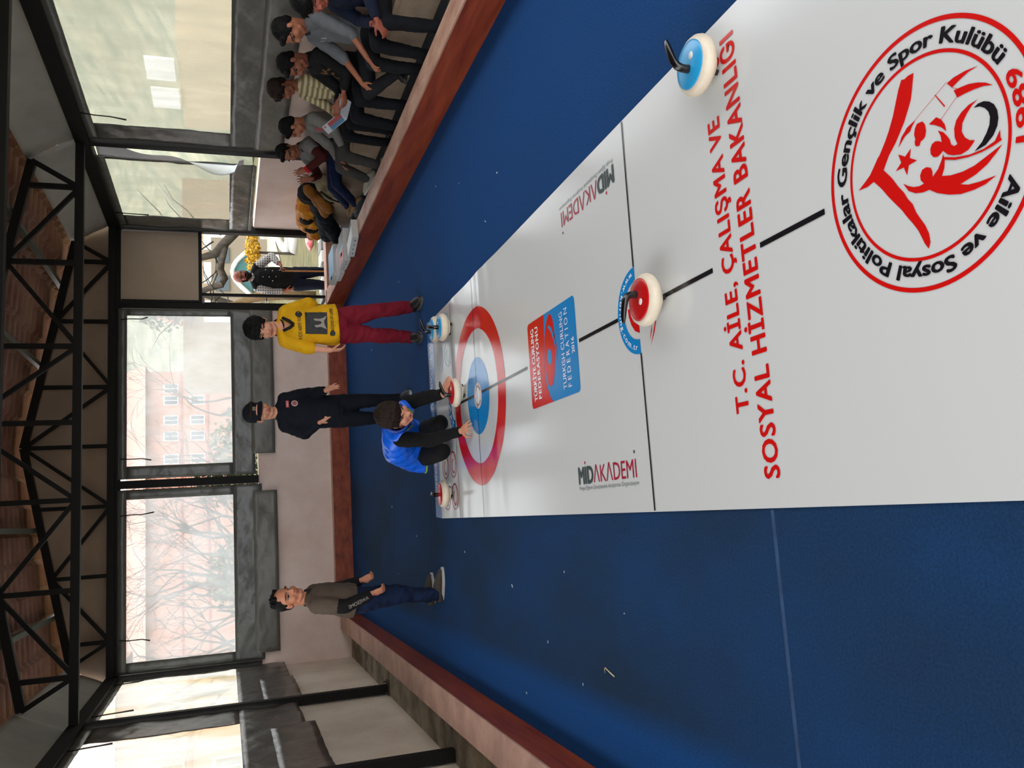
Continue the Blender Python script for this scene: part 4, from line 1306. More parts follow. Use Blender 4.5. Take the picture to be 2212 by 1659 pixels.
def patch(w, h, n=10):
    vs = [(w * i / n, h * j / n) for j in range(n + 1) for i in range(n + 1)]
    fs = [(j * (n + 1) + i, j * (n + 1) + i + 1, (j + 1) * (n + 1) + i + 1, (j + 1) * (n + 1) + i) for j in range(n) for i in range(n)]
    return vs, fs
# ------------------------------------------------------------------ the boy in yellow
P = Person('standing boy in a yellow printed sweatshirt and dark red trousers',
    dict(head=(1.655, 7.42, 1.39), neck=(1.675, 7.45, 1.225), sL=(1.80, 7.45, 1.185), sR=(1.555, 7.43, 1.185), mid=(1.69, 7.45, .98), hip=(1.70, 7.45, .735),
         eL=(1.90, 7.50, .985), wL=(1.86, 7.62, .80), eR=(1.49, 7.44, 1.01), wR=(1.455, 7.36, .82), hL=(1.765, 7.45, .70), hR=(1.635, 7.45, .70),
         kL=(1.815, 7.39, .40), kR=(1.605, 7.44, .41), aL=(1.875, 7.45, .09), aR=(1.605, 7.53, .09), tL=(1.90, 7.30, .03), tR=(1.58, 7.38, .03)),
    face=(-.45, -.85, -.22), face_up=(.10, 0, 1), hh=.245, skin='light', look=(-.01, -.012))
P.hands = [('R', (.02, -.10, -1), (.9, .1, 0), 1, dict(s=.92, curl=.55, spread=.06)), ('L', (-.5, .3, -.7), (0, -1, 0), 1, dict(s=.9, curl=.4))]
P.body()
P.hair(M_HAIRB, 'thick', 1)
M_YELLOW = cloth('yellow_jersey', '#cf9a08', var=.08)
t = P.top(M_YELLOW, 'sweatshirt', sleeve=1.28, loose=1.10, hem=(1.705, 7.45, .745), hemr=1.14, amp=.007, collar=False, seed=3)
c = MB(); c.smooth = True
c.etube([(1.675, 7.47, 1.20), (1.668, 7.43, 1.255)], [(.078, .085), (.070, .074)], n=22, caps=False)
c.build('black_collar', cloth('black_rib', '#121110'), t, thick=.012)
c = MB(); c.smooth = True
c.etube([(1.62, 7.34, 1.215), (1.645, 7.325, 1.16), (1.672, 7.322, 1.128)], [.014, .014, .013], n=8); c.etube([(1.672, 7.322, 1.128), (1.705, 7.33, 1.165), (1.735, 7.345, 1.22)], [.013, .014, .014], n=8)
c.build('v_neck_trim', cloth('black_rib_trim', '#181613'), t)
wrap_print(t, t, [(0, 0), (.052, .085), (.026, .10), (-.026, .10), (-.048, .085)], [(0, 1, 2, 3, 4)], (1.672, 7.3, 1.145), (1, 0, 0), (0, 0, 1), (0, 1, 0), P.skinm, 'neck_opening', off=.004)
M_PRINT = mat('black_print', '#15120e', rough=.6)
M_PRINTG = mat('grey_print', '#8b8276', rough=.6)
vs, fs = patch(.195, .185)
wrap_print(t, t, vs, fs, (1.590, 7.4, .845), (1, 0, 0), (0.03, 0, 1), (0, 1, 0), M_PRINT, 'dark_print')
mb = MB()
p = PR.__new__(PR)
fig = [(.03, .0), (.05, .05), (.045, .09), (.062, .105), (.07, .06), (.085, .04), (.10, .055), (.105, .10), (.125, .11), (.12, .06), (.13, .03), (.15, .0), (.12, .012), (.10, .025), (.07, .02)]
wrap_print(t, t, fig, [tuple(x) for x in tessellate_polygon([[V((a, b, 0)) for a, b in fig]])], (1.60, 7.4, .85), (1, 0, 0), (.03, 0, 1), (0, 1, 0), M_PRINTG, 'print_figures', off=.006)
vs, fs = text_mesh('KIDS ARMY FORCE', 1, .006, .235, .032)
wrap_print(t, t, vs, fs, (1.555, 7.4, 1.055), (1, 0, .06), (0, 0, 1), (0, 1, 0), M_PRINT, 'chest_lettering')
vs, fs = text_mesh('LEGEND OF GAMES', 1, .008, .20, .028)
wrap_print(t, t, vs, fs, (1.625, 7.4, .79), (1, 0, .03), (0, 0, 1), (0, 1, 0), M_PRINT, 'hem_lettering')
for (x, z, r) in ((1.598, .80, .024), (1.772, 1.082, .030)):
    vs = [(0, 0)] + [(r * (1 + .12 * math.cos(3 * a)) * math.cos(a), r * math.sin(a)) for a in [2 * math.pi * i / 18 for i in range(18)]]
    wrap_print(t, t, vs, [(0, 1 + i, 1 + (i + 1) % 18) for i in range(18)], (x, 7.4, z), (1, 0, 0), (0, 0, 1), (0, 1, 0), M_PRINT, 'badge_print')
P.trousers(cloth('dark_red_cotton', '#6d0f1f'), 'trousers', loose=1.10, waist=(1.70, 7.45, .80), amp=.012, ends=1.05, cuff=1.08)
M_SHOEK = mat('black_leather', '#191716', rough=.5, var=.3, vscale=30)
M_SHOEG = mat('grey_rubber_sole', '#4f4a44', rough=.7)
shoe(P.e, (1.872, 7.50, .002), (1.905, 7.27, .002), M_SHOEK, M_SHOEG, 1.12, 'boot', (1.872, 7.452, .15))
shoe(P.e, (1.61, 7.57, .002), (1.575, 7.35, .002), M_SHOEK, M_SHOEG, 1.12, 'boot', (1.604, 7.525, .15))

# ------------------------------------------------------------------ the one in a navy cap
P = Person('person in navy cap, sweatshirt and trousers gesturing with an open hand',
    dict(head=(1.015, 8.08, 1.395), neck=(1.02, 8.11, 1.225), sL=(1.135, 8.10, 1.165), sR=(.895, 8.11, 1.165), mid=(1.01, 8.11, .96), hip=(1.01, 8.11, .70),
         eL=(1.19, 8.12, .935), wL=(1.195, 7.97, .80), eR=(.815, 8.15, .985), wR=(.905, 8.03, .86), hL=(1.085, 8.11, .67), hR=(.945, 8.11, .67),
         kL=(1.105, 8.08, .38), kR=(.935, 8.10, .38), aL=(1.12, 8.12, .09), aR=(.945, 8.16, .09), tL=(1.15, 7.95, .03), tR=(.93, 8.0, .03)),
    face=(.22, -.95, -.22), face_up=(.04, 0, 1), hh=.245, skin='light', look=(.012, -.012))
P.hands = [('L', (.28, -.45, -.75), (-.8, -.5, .2), -1, dict(s=.92, curl=.2, spread=.14)), ('R', (.6, -.3, -.7), (0, 1, 0), -1, dict(s=.9, curl=.5))]
P.body()
P.hair(M_HAIRD, 'short', 2)
M_NAVY = cloth('navy_jersey', '#0c101a', var=.2)
t = P.top(M_NAVY, 'sweatshirt', sleeve=1.93, loose=1.06, hem=(1.01, 8.11, .68), seed=5, collar=True, amp=.007)
vs, fs = patch(.07, .028, 6); wrap_print(t, t, vs, fs, (1.045, 8, 1.135), (1, 0, 0), (0, 0, 1), (0, 1, 0), mat('red_patch', '#b5303c', rough=.7), 'flag_patch')
vs, fs = text_mesh('TÜRKİYE', 1, .02, .055, .014); wrap_print(t, t, vs, fs, (1.052, 8, 1.142), (1, 0, 0), (0, 0, 1), (0, 1, 0), I_WHITE, 'flag_lettering', off=.006)
vs = [(0, 0)] + [(.030 * math.cos(2 * math.pi * i / 20), .030 * math.sin(2 * math.pi * i / 20)) for i in range(20)]
wrap_print(t, t, vs, [(0, 1 + i, 1 + (i + 1) % 20) for i in range(20)], (1.085, 8, 1.085), (1, 0, 0), (0, 0, 1), (0, 1, 0), mat('badge_cream', '#c9a9a0', rough=.7), 'round_badge')
vs = [(.7 * q[0], .7 * q[1]) for q in vs]
wrap_print(t, t, vs, [(0, 1 + i, 1 + (i + 1) % 20) for i in range(20)], (1.085, 8, 1.085), (1, 0, 0), (0, 0, 1), (0, 1, 0), mat('badge_rose', '#9c5a5c', rough=.7), 'badge_centre', off=.006)
P.trousers(cloth('navy_trousers', '#0b0e17', var=.2), loose=1.03, waist=(1.01, 8.11, .76), seed=6)
h = P.hh; M = P.M; hc = P.J['head']
def HP(x, y, z): return hc + M @ V((x * h, y * h, z * h))
mb = MB()
mb.ell(HP(0, -.09, .26), (.385 * h, .445 * h, .34 * h), M, nu=26, nv=16)
mb.ell(HP(0, -.09, .14), (.385 * h, .445 * h, .10 * h), M, nu=26, nv=10)
cap = smoothed(mb, 'cap', cloth('navy_cap', '#10151f'), P.e, voxel=.006, smooth=4)
mb = MB(); mb.smooth = True
def brim(u, v):
    a = (u - .5) * 2.1
    r = .40 + .30 * v * (math.cos(a) ** .6)
    return HP(math.sin(a) * (.36 + .04 * v), -.09 + r * math.cos(a) + .08, .17 - .10 * v - .07 * abs(math.sin(a)) ** 2)
mb.grid(brim, 16, 6); mb.build('brim', cloth('navy_brim', '#0d121b'), cap, thick=.006)
vs = [(.018 * x, .012 * y) for x, y in ((-1, -1), (1, -1), (1, 1), (-1, 1))]
wrap_print(cap, cap, vs, [(0, 1, 2, 3)], HP(0, .4, .30), M @ V((-1, 0, 0)), M @ V((0, 0, 1)), M @ V((0, -1, -.1)), mat('cap_badge', '#7b715a', rough=.6), 'cap_badge')
shoe(P.e, (1.115, 8.17, .002), (1.155, 7.94, .002), mat('dark_trainer', '#2c2f36', rough=.6), mat('pale_sole', '#a9a498', rough=.6), 1.05, 'trainer', (1.12, 8.13, .10))
shoe(P.e, (.945, 8.2, .002), (.925, 7.97, .002), mat('dark_trainer_r', '#2c2f36', rough=.6), mat('pale_sole_r', '#a9a498', rough=.6), 1.05, 'trainer', (.945, 8.16, .10))

# ------------------------------------------------------------------ the kneeling boy
P = Person('kneeling boy in a shiny blue padded vest over black, leaning forward',
    dict(head=(.745, 6.30, .485), neck=(.72, 6.50, .425), sL=(.865, 6.52, .335), sR=(.585, 6.53, .405), mid=(.61, 6.78, .375), hip=(.56, 6.95, .20),
         eL=(.895, 6.36, .20), wL=(.885, 6.175, .135), eR=(.545, 6.26, .235), wR=(.585, 6.01, .055), hL=(.66, 6.95, .155), hR=(.475, 6.95, .155),
         kL=(.70, 6.52, .085), kR=(.475, 6.50, .085), aL=(.70, 6.98, .06), aR=(.50, 7.0, .06), tL=(.70, 7.16, .03), tR=(.50, 7.18, .03)),
    face=(.10, -.78, -.62), face_up=(.12, -.3, 1), hh=.25, skin='light', look=(.0, -.012), base=(.6, 6.7, 0), chest=(0, -.7, -.7))
P.hands = [('R', (.15, -1, -.16), (0, 0, -1), -1, dict(s=1.0, curl=.16, spread=.22, thumb=1.)), ('L', (.62, -.72, -.10), (.1, .2, -1), 1, dict(s=1.0, curl=.22, spread=.05))]
P.body()
P.hair(M_HAIRD, 'thick', 3)
M_BLACKK = cloth('black_knit', '#0a0a0b', var=.2)
P.top(M_BLACKK, 'black_jersey', sleeve=1.95, loose=.98, hem=(.56, 6.92, .22), seed=7, collar=True, amp=.005)
M_VEST = mat('shiny_blue_nylon', '#1262dd', rough=.34, spec=.6, bump=.55, bscale=16, var=.12, vscale=5)
J = P.J
mb = MB()
sd = (J['sL'] - J['sR']).normalized()
mb.etube([(.535, 6.93, .105), (.55, 6.935, .20), (.61, 6.80, .36), (.665, 6.64, .405), (.712, 6.52, .42)],
         [(.200, .125), (.205, .13), (.207, .137), (.175, .115), (.088, .085)], side=sd, n=26)
for a in 'LR':
    mb.cap(J['neck'] * .7 + J['mid'] * .3, J['s' + a] + (J['neck'] - J['s' + a]) * .25, .088, .070)
def quilt(co, n):
    t = (co - V((.6, 6.8, .3))).dot(V((.2, -.6, .3)).normalized())
    return co + n * (.010 * abs(math.sin(t * 34)) ** .6 - .004 + .005 * noise.noise(co * 22))
vest = smoothed(mb, 'padded_vest', M_VEST, P.e, voxel=.008, smooth=5, fn=quilt)
mb = MB(); mb.smooth = True
ax = (J['head'] - J['neck']).normalized()
mb.etube([J['neck'] - ax * .05, J['neck'] + ax * .03, J['neck'] + ax * .075], [(.098, .088), (.098, .09), (.092, .086)], side=sd, n=24, caps=False)
mb.build('vest_collar', mat('blue_collar', '#0c3c9c', rough=.45, spec=.5), vest, thick=.014)
M_LIME = mat('lime_piping', '#8fae20', rough=.5)
bvh = BVHTree.FromPolygons([v.co + P.e.location for v in vest.data.vertices], [tuple(p.vertices) for p in vest.data.polygons])
def trim(pts, r, name='lime_piping'):
    q = []
    for p in pts:
        loc, n, i, d = bvh.find_nearest(V(p))
        q.append(loc + n * .004)
    m = MB(); m.smooth = True; m.etube(q, [r] * len(q), n=8); m.build(name, M_LIME, vest)
trim([(.64, 6.45, .40), (.66, 6.46, .34), (.68, 6.50, .29), (.69, 6.55, .25)], .006)
trim([(.80, 6.42, .44), (.82, 6.42, .39), (.81, 6.45, .35), (.79, 6.48, .31)], .006)
trim([(.535 + .205 * math.cos(a), 6.93 + .13 * math.sin(a), .112) for a in [math.radians(175 + 8 * k) for k in range(25)]], .0075)
P.trousers(cloth('black_trousers', '#0b0b0c', var=.2), 'trousers', loose=1.06, waist=(.555, 6.93, .24), seed=8)
for x0, y0 in ((.70, 7.0), (.50, 7.02)):
    shoe(P.e, (x0, y0, .075), (x0 + .01, y0 + .20, .012), mat('grey_trainer', '#4b4f55', rough=.6), mat('pale_trainer_sole', '#b5b1a8', rough=.6), 1.0, 'trainer')

# ------------------------------------------------------------------ the boy on the left
P = Person('boy in a taupe sweatshirt with black lettered cuffs, standing by the left board',
    dict(head=(-.585, 7.10, 1.245), neck=(-.60, 7.13, 1.09), sL=(-.575, 7.24, 1.03), sR=(-.655, 7.02, 1.03), mid=(-.63, 7.13, .88), hip=(-.655, 7.13, .68),
         eL=(-.56, 7.27, .83), wL=(-.50, 7.14, .655), eR=(-.68, 6.95, .815), wR=(-.595, 6.93, .605), hL=(-.65, 7.19, .65), hR=(-.66, 7.07, .65),
         kL=(-.63, 7.20, .37), kR=(-.635, 7.06, .37), aL=(-.70, 7.36, .085), aR=(-.66, 7.05, .085), tL=(-.50, 7.40, .03), tR=(-.46, 7.01, .03)),
    face=(.62, -.78, -.05), face_up=(0, 0, 1), hh=.235, skin='mid', look=(.012, 0), body=.93, chest=(.9, -.35, 0))
P.hands = [('R', (.25, -.2, -1), (.6, .8, .1), -1, dict(s=.9, curl=1.25, spread=.02, thumb=.2)), ('L', (.3, -.25, -1), (.5, -.9, 0), 1, dict(s=.9, curl=1.25, spread=.02, thumb=.2))]
P.body()
P.hair(M_HAIRB, 'brush', 4)
t = P.top(cloth('taupe_jersey', '#54483d', var=.08), 'sweatshirt', sleeve=.78, loose=1.2, hem=(-.655, 7.13, .72), seed=9, hemr=1.05, collar=cloth('taupe_rib', '#2b2622'))
mb = MB()
for a in 'LR':
    S, E, W = P.J['s' + a], P.J['e' + a], P.J['w' + a]
    mb.etube([S + (E - S) * .72, E], [.058, .054], n=14); mb.cap(E, E + (W - E) * .7, .053, .045); mb.etube([E + (W - E) * .5, E + (W - E) * .94], [.048, .038], n=14)
sl = smoothed(mb, 'black_sleeves', cloth('black_sleeve', '#0f0d0c'), P.e, voxel=.007, smooth=4, fn=folds(.004, 12, 4))
vs, fs = text_mesh('AWESOME', 1, .01, .17, .034)
E_, W_ = P.J['eR'], P.J['wR']
dr = (W_ - E_).normalized()
wrap_print(sl, sl, vs, fs, W_ - dr * .055 + V((-.018, 0, -.018)), -dr, V((.82, -.1, .3)), (.0, 1, 0), mat('grey_letter_print', '#8d857d', rough=.7), 'sleeve_lettering', off=.004)
P.trousers(cloth('blue_denim', '#0b1a36', var=.4), 'jeans', loose=1.12, waist=(-.655, 7.13, .74), amp=.013, seed=10, ends=1.13)
M_SUEDE, M_WSOLE = mat('olive_suede', '#3b3329', rough=.85, var=.15, vscale=30), mat('white_rubber_sole', '#a9a79f', rough=.55)
shoe(P.e, (-.70, 7.055, .002), (-.455, 7.005, .002), M_SUEDE, M_WSOLE, 1.0, 'shoe', (-.66, 7.05, .10))
shoe(P.e, (-.755, 7.37, .002), (-.52, 7.41, .002), M_SUEDE, M_WSOLE, 1.0, 'shoe', (-.70, 7.36, .10))

# ------------------------------------------------------------------ the man at the doorway
P = Person('bald bearded man in black vest and plaid shirt outside the doorway',
    dict(head=(3.715, 13.06, 1.425), neck=(3.715, 13.1, 1.27), sL=(3.885, 13.1, 1.20), sR=(3.565, 13.1, 1.20), mid=(3.72, 13.1, .98), hip=(3.715, 13.12, .66),
         eL=(4.05, 13.06, .985), wL=(3.87, 12.92, .86), eR=(3.50, 13.12, .97), wR=(3.52, 13.08, .79), hL=(3.80, 13.12, .64), hR=(3.63, 13.12, .64),
         kL=(3.83, 13.08, .30), kR=(3.62, 13.08, .30), aL=(3.84, 13.12, -.02), aR=(3.61, 13.14, -.02), tL=(3.88, 12.95, -.05), tR=(3.58, 12.97, -.05)),
    face=(.02, -1, -.02), hh=.255, skin='red', body=1.12)
P.hands = [('L', (-.85, -.35, -.25), (.2, -.3, -1), -1, dict(s=1.05, curl=1.0, spread=.03)), ('R', (.1, -.2, -1), (1, .2, 0), 1, dict(s=1.0, curl=.5))]
P.body()
h, M, hc = P.hh, P.M, P.J['head']
mb = MB()
mb.ell(hc + M @ V((0, .14 * h, -.30 * h)), (.26 * h, .25 * h, .20 * h), M); mb.ell(hc + M @ V((0, .24 * h, -.40 * h)), (.17 * h, .16 * h, .16 * h), M)
mb.cap(hc + M @ V((-.1 * h, .36 * h, -.19 * h)), hc + M @ V((.1 * h, .36 * h, -.19 * h)), .045 * h, .045 * h)
for s_ in (-1, 1): mb.cap(hc + M @ V((s_ * .29 * h, .03 * h, -.05 * h)), hc + M @ V((s_ * .24 * h, .1 * h, -.28 * h)), .06 * h, .09 * h)
smoothed(mb, 'beard', M_HAIRB, P.e, voxel=.006, smooth=2, fn=folds(.004, 60, 2))
mb = MB(); mb.smooth = True
for s_ in (-1, 1):
    pts = [hc + M @ V(((s_ * .155 + .085 * math.cos(a)) * h, .40 * h, (.0 + .06 * math.sin(a)) * h)) for a in [2 * math.pi * i / 14 for i in range(15)]]
    mb.etube(pts, [.003] * 15, n=6)
mb.cap(hc + M @ V((-.07 * h, .42 * h, .02 * h)), hc + M @ V((.07 * h, .42 * h, .02 * h)), .003, .003)
mb.build('spectacles', M_HANDLE, P.e)
def plaid():
    m = cloth('grey_plaid', '#8d8b89')
    nt = m.node_tree; b = nt.nodes['Principled BSDF']
    tc = nt.nodes.new('ShaderNodeTexCoord')
    ws = []
    for ax in ('X', 'Z'):
        wv = nt.nodes.new('ShaderNodeTexWave'); wv.bands_direction = ax; wv.inputs['Scale'].default_value = 9; wv.inputs['Distortion'].default_value = .6
        nt.links.new(tc.outputs['Object'], wv.inputs[0]); ws.append(wv.outputs[1])
    a = nt.nodes.new('ShaderNodeMath'); a.operation = 'AVERAGE' if 0 else 'ADD'; nt.links.new(ws[0], a.inputs[0]); nt.links.new(ws[1], a.inputs[1])
    r = nt.nodes.new('ShaderNodeValToRGB'); r.color_ramp.elements[0].color = srgb('#1d1b1b'); r.color_ramp.elements[1].color = srgb('#b9b7b4'); r.color_ramp.elements[0].position = .25; r.color_ramp.elements[1].position = 1.6 / 2
    nt.links.new(a.outputs[0], r.inputs[0]); nt.links.new(r.outputs[0], b.inputs['Base Color'])
    return m
P.top(plaid(), 'plaid_shirt', sleeve=1.8, loose=.98, hem=(3.72, 13.12, .70), seed=11)
v_ = P.top(cloth('black_vest_cloth', '#0e0f11'), 'black_vest', loose=1.06, hem=(3.72, 13.12, .66), seed=12, sleeves=False, collar=False)
mb = MB(); mb.smooth = True
for x, z in ((3.69, 1.12), (3.69, 1.03), (3.70, .93), (3.80, 1.08), (3.79, .98), (3.63, .98), (3.80, .88)):
    mb.ell((x, 12.955, z), (.008, .006, .008), nu=8, nv=6)
mb.build('vest_stud', mat('pale_stud', '#c9c7c2', rough=.3), v_)
P.trousers(cloth('navy_jeans', '#0b1226'), 'jeans', loose=1.08, waist=(3.715, 13.12, .74), seed=13)
for x0 in (3.84, 3.605):
    shoe(P.e, (x0, 13.17, -.062), (x0 + .02, 12.92, -.062), M_SHOEK, M_SHOEG, 1.1, 'shoe', (x0, 13.12, .0))
e = empty('walking_cane', (3.775, 12.88, -.06), 'light wooden walking cane held upright by the man at the doorway', 'cane')
mb = MB(); mb.smooth = True
mb.cap((3.765, 12.86, .80), (3.785, 12.885, -.045), .013, .010)
mb.build('shaft', mat('honey_wood', '#a8703a', rough=.4, var=.15, vscale=12), e)
mb = MB(); mb.smooth = True
mb.etube([(3.765, 12.86, .80), (3.763, 12.858, .835), (3.78, 12.86, .86), (3.82, 12.875, .862), (3.86, 12.89, .85)], [.014, .015, .015, .014, .013], n=10, round_ends=True); mb.build('crook', mat('dark_wood', '#6b4322', rough=.4), e)
# ------------------------------------------------------------------ boys on the bench along the right wall
GSEAT = 'boys seated along the right wall'
def sit(label, J, face, hh, skin_, top, top_name, legs, hairm, hairs, sleeve=1.9, seed=0, look=(0, -.012), hands=(), shoes=None, chest=(-1, -.1, .1), loose=1.0, sole=None, face_up=(0, 0, 1), collar=True, k=.95, hem=None):
    p = Person(label, J, face, face_up=face_up, hh=hh, skin=skin_, group=None, chest=chest, look=look, body=k)
    p.hands = list(hands)
    p.body(voxel=.0068)
    p.hair(hairm, hairs, seed)
    t = p.top(top, top_name, sleeve=sleeve, loose=loose, seed=seed + 20, collar=collar, amp=.007, voxel=.009, hem=hem)
    p.trousers(legs, 'trousers', loose=1.0, seed=seed + 40, voxel=.009)
    if shoes:
        m, s_ = shoes
        for a in 'LR':
            A, T = p.J['a' + a], p.J['t' + a]
            d = V((T.x - A.x, T.y - A.y, (T.z - A.z + .06))).normalized()
            hl = A - d * .05 - V((0, 0, .085))
            shoe(p.e, hl, hl + d * .235, m, s_, .95, 'shoe', A + V((0, 0, .02)))
    return p, t
DJ = cloth('charcoal_denim', '#1a1c20', var=.2)
BJ = cloth('black_denim', '#0e1016', var=.2)
GS = cloth('grey_jersey', '#6a6d70', var=.08)
BKS = (mat('black_shoe', '#131211', rough=.45), mat('black_sole', '#1c1a18', rough=.7))

p, t = sit('black haired boy in navy with clasped hands, cut off by the photo edge',
    dict(head=(3.86, 6.00, 1.05), neck=(3.95, 6.0, .90), sL=(3.93, 5.83, .85), sR=(3.98, 6.20, .84), hip=(4.03, 6.02, .52),
         eL=(3.78, 5.72, .66), wL=(3.60, 5.74, .60), eR=(3.82, 6.12, .66), wR=(3.66, 5.88, .605), hL=(4.03, 5.94, .52), hR=(4.03, 6.10, .52),
         kL=(3.62, 5.78, .54), kR=(3.60, 6.08, .54), aL=(3.60, 5.72, .15), aR=(3.58, 6.1, .15), tL=(3.44, 5.70, .09), tR=(3.42, 6.08, .09)),
    (-.75, -.3, -.45), .24, 'red', cloth('deep_navy', '#121a2e', var=.15), 'navy_sweatshirt', BJ, M_HAIRB, 'thick', seed=1, shoes=BKS,
    hands=[('L', (-.3, .25, -.35), (.2, .95, 0), -1, dict(s=1.0, curl=.7, spread=.02)), ('R', (-.4, -.45, -.25), (.2, -.9, .1), 1, dict(s=1.0, curl=.8, spread=.02))])
p, t = sit('boy in a grey lettered sweatshirt with pushed up sleeves, legs crossed',
    dict(head=(3.92, 6.54, 1.165), neck=(4.0, 6.58, 1.02), sL=(3.97, 6.40, .95), sR=(4.03, 6.78, .94), hip=(4.04, 6.62, .53),
         eL=(3.84, 6.34, .70), wL=(3.66, 6.38, .57), eR=(3.88, 6.80, .70), wR=(3.66, 6.80, .545), hL=(4.04, 6.54, .52), hR=(4.04, 6.72, .52),
         kL=(3.64, 6.42, .52), kR=(3.60, 6.84, .49), aL=(3.64, 6.44, .14), aR=(3.66, 6.56, .30), tL=(3.48, 6.44, .09), tR=(3.55, 6.46, .26)),
    (-.72, .15, -.45), .24, 'tan', GS, 'grey_sweatshirt', DJ, M_HAIRB, 'short', sleeve=1.15, seed=2, shoes=BKS, collar=cloth('dark_rib', '#2a2d31'),
    hands=[('L', (-.7, .1, -.5), (.3, 0, -1), -1, dict(s=.95, curl=.5)), ('R', (-.75, -.25, -.5), (.2, .1, -1), 1, dict(s=.95, curl=.5))])
vs, fs = text_mesh('H Ii', 1, .03, .09, .045)
wrap_print(t, t, vs, fs, (3.9, 6.66, .865), (-.1, -1, 0), (.1, 0, 1), (1, .1, 0), mat('white_letters', '#b9b9b6', rough=.7), 'chest_lettering')
vs, fs = text_mesh('8o', 1, .02, .06, .04)
wrap_print(t, t, vs, fs, (3.9, 6.72, .80), (-.1, -1, 0), (.1, 0, 1), (1, .1, 0), mat('rose_letters', '#a34a5a', rough=.7), 'chest_numerals')
p, t = sit('boy in a black sweatshirt with a gold print, reading a red and blue folder',
    dict(head=(3.94, 7.10, 1.10), neck=(4.02, 7.15, .945), sL=(3.99, 6.97, .88), sR=(4.03, 7.34, .87), hip=(4.05, 7.20, .52),
         eL=(3.84, 6.94, .66), wL=(3.69, 7.03, .675), eR=(3.87, 7.36, .65), wR=(3.70, 7.26, .70), hL=(4.05, 7.12, .52), hR=(4.05, 7.28, .52),
         kL=(3.62, 7.02, .53), kR=(3.60, 7.32, .52), aL=(3.60, 7.00, .15), aR=(3.56, 7.34, .15), tL=(3.44, 6.98, .09), tR=(3.40, 7.32, .09)),
    (-.78, .15, -.5), .235, 'dark', cloth('black_sweat', '#141416', var=.15), 'black_sweatshirt', BJ, M_HAIRB, 'short', seed=3, shoes=BKS,
    hands=[('L', (-.75, .35, -.1), (.3, .6, .5), -1, dict(s=.95, curl=.55, spread=.04)), ('R', (-.85, .2, .05), (.2, -.9, .3), 1, dict(s=.95, curl=.6, spread=.04))])
rnd = random.Random(3)
vs, fs = [], []
for i in range(14):
    cx, cy, r = rnd.uniform(0, .10), rnd.uniform(0, .10), rnd.uniform(.008, .022)
    b = len(vs); vs += [(cx, cy)] + [(cx + r * math.cos(a), cy + r * .7 * math.sin(a)) for a in [2 * math.pi * j / 9 for j in range(9)]]
    fs += [(b, b + 1 + j, b + 1 + (j + 1) % 9) for j in range(9)]
wrap_print(t, t, vs, fs, (3.9, 7.20, .74), (0, -1, 0), (0, 0, 1), (1, .0, 0), mat('gold_print', '#6d4a1a', rough=.6), 'gold_print')
p, t = sit('boy in a cream striped sweater sitting back against the wall',
    dict(head=(4.02, 7.72, 1.15), neck=(4.09, 7.75, .99), sL=(4.08, 7.60, .925), sR=(4.10, 7.93, .925), hip=(4.10, 7.78, .55),
         eL=(4.02, 7.56, .70), wL=(3.86, 7.62, .58), eR=(4.02, 7.97, .70), wR=(3.86, 7.90, .58), hL=(4.10, 7.70, .53), hR=(4.10, 7.86, .53),
         kL=(3.70, 7.66, .52), kR=(3.68, 7.90, .52), aL=(3.68, 7.68, .15), aR=(3.66, 7.92, .15), tL=(3.52, 7.66, .09), tR=(3.50, 7.9, .09)),
    (-.9, .1, -.42), .22, 'dark', None or cloth('cream_stripe_knit', '#a89a70'), 'striped_sweater', BJ, M_HAIRD, 'thick', seed=4, shoes=BKS, k=.85)
m = t.data.materials[0]; nt = m.node_tree; bb = nt.nodes['Principled BSDF']
tc = nt.nodes.new('ShaderNodeTexCoord'); wv = nt.nodes.new('ShaderNodeTexWave'); wv.bands_direction = 'Z'; wv.inputs['Scale'].default_value = 6.5; wv.inputs['Distortion'].default_value = .3
rp = nt.nodes.new('ShaderNodeValToRGB'); rp.color_ramp.elements[0].color = srgb('#8d7d55'); rp.color_ramp.elements[1].color = srgb('#c9bf9c'); rp.color_ramp.elements[0].position = .42; rp.color_ramp.elements[1].position = .58
nt.links.new(tc.outputs['Object'], wv.inputs[0]); nt.links.new(wv.outputs[1], rp.inputs[0]); nt.links.new(rp.outputs[0], bb.inputs['Base Color'])
CANV = (mat('pale_canvas_shoe', '#8f8a7c', rough=.8), mat('pale_canvas_sole', '#b4afa2', rough=.6))
p, t = sit('boy in a grey sweatshirt with a red round badge, looking down, pale canvas shoes',
    dict(head=(3.95, 8.36, 1.01), neck=(4.03, 8.39, .865), sL=(4.0, 8.20, .82), sR=(4.04, 8.57, .80), hip=(4.06, 8.38, .525),
         eL=(3.86, 8.14, .62), wL=(3.70, 8.20, .54), eR=(3.88, 8.60, .60), wR=(3.68, 8.50, .54), hL=(4.06, 8.30, .515), hR=(4.06, 8.46, .515),
         kL=(3.62, 8.22, .52), kR=(3.62, 8.52, .51), aL=(3.58, 8.28, .17), aR=(3.55, 8.58, .25), tL=(3.44, 8.34, .10), tR=(3.40, 8.66, .27)),
    (-.75, .45, -.5), .235, 'tan', cloth('grey_jersey_light', '#77756f', var=.08), 'grey_sweatshirt', cloth('grey_trousers', '#3b3a38', var=.15), M_HAIRB, 'short', seed=5, shoes=CANV,
    hands=[('L', (-.8, .1, -.45), (.3, 0, -1), -1, dict(s=.92, curl=.4)), ('R', (-.8, -.1, -.5), (.3, 0, -1), 1, dict(s=.92, curl=.4))])
vs = [(0, 0)] + [(.032 * math.cos(2 * math.pi * i / 18), .032 * math.sin(2 * math.pi * i / 18)) for i in range(18)]
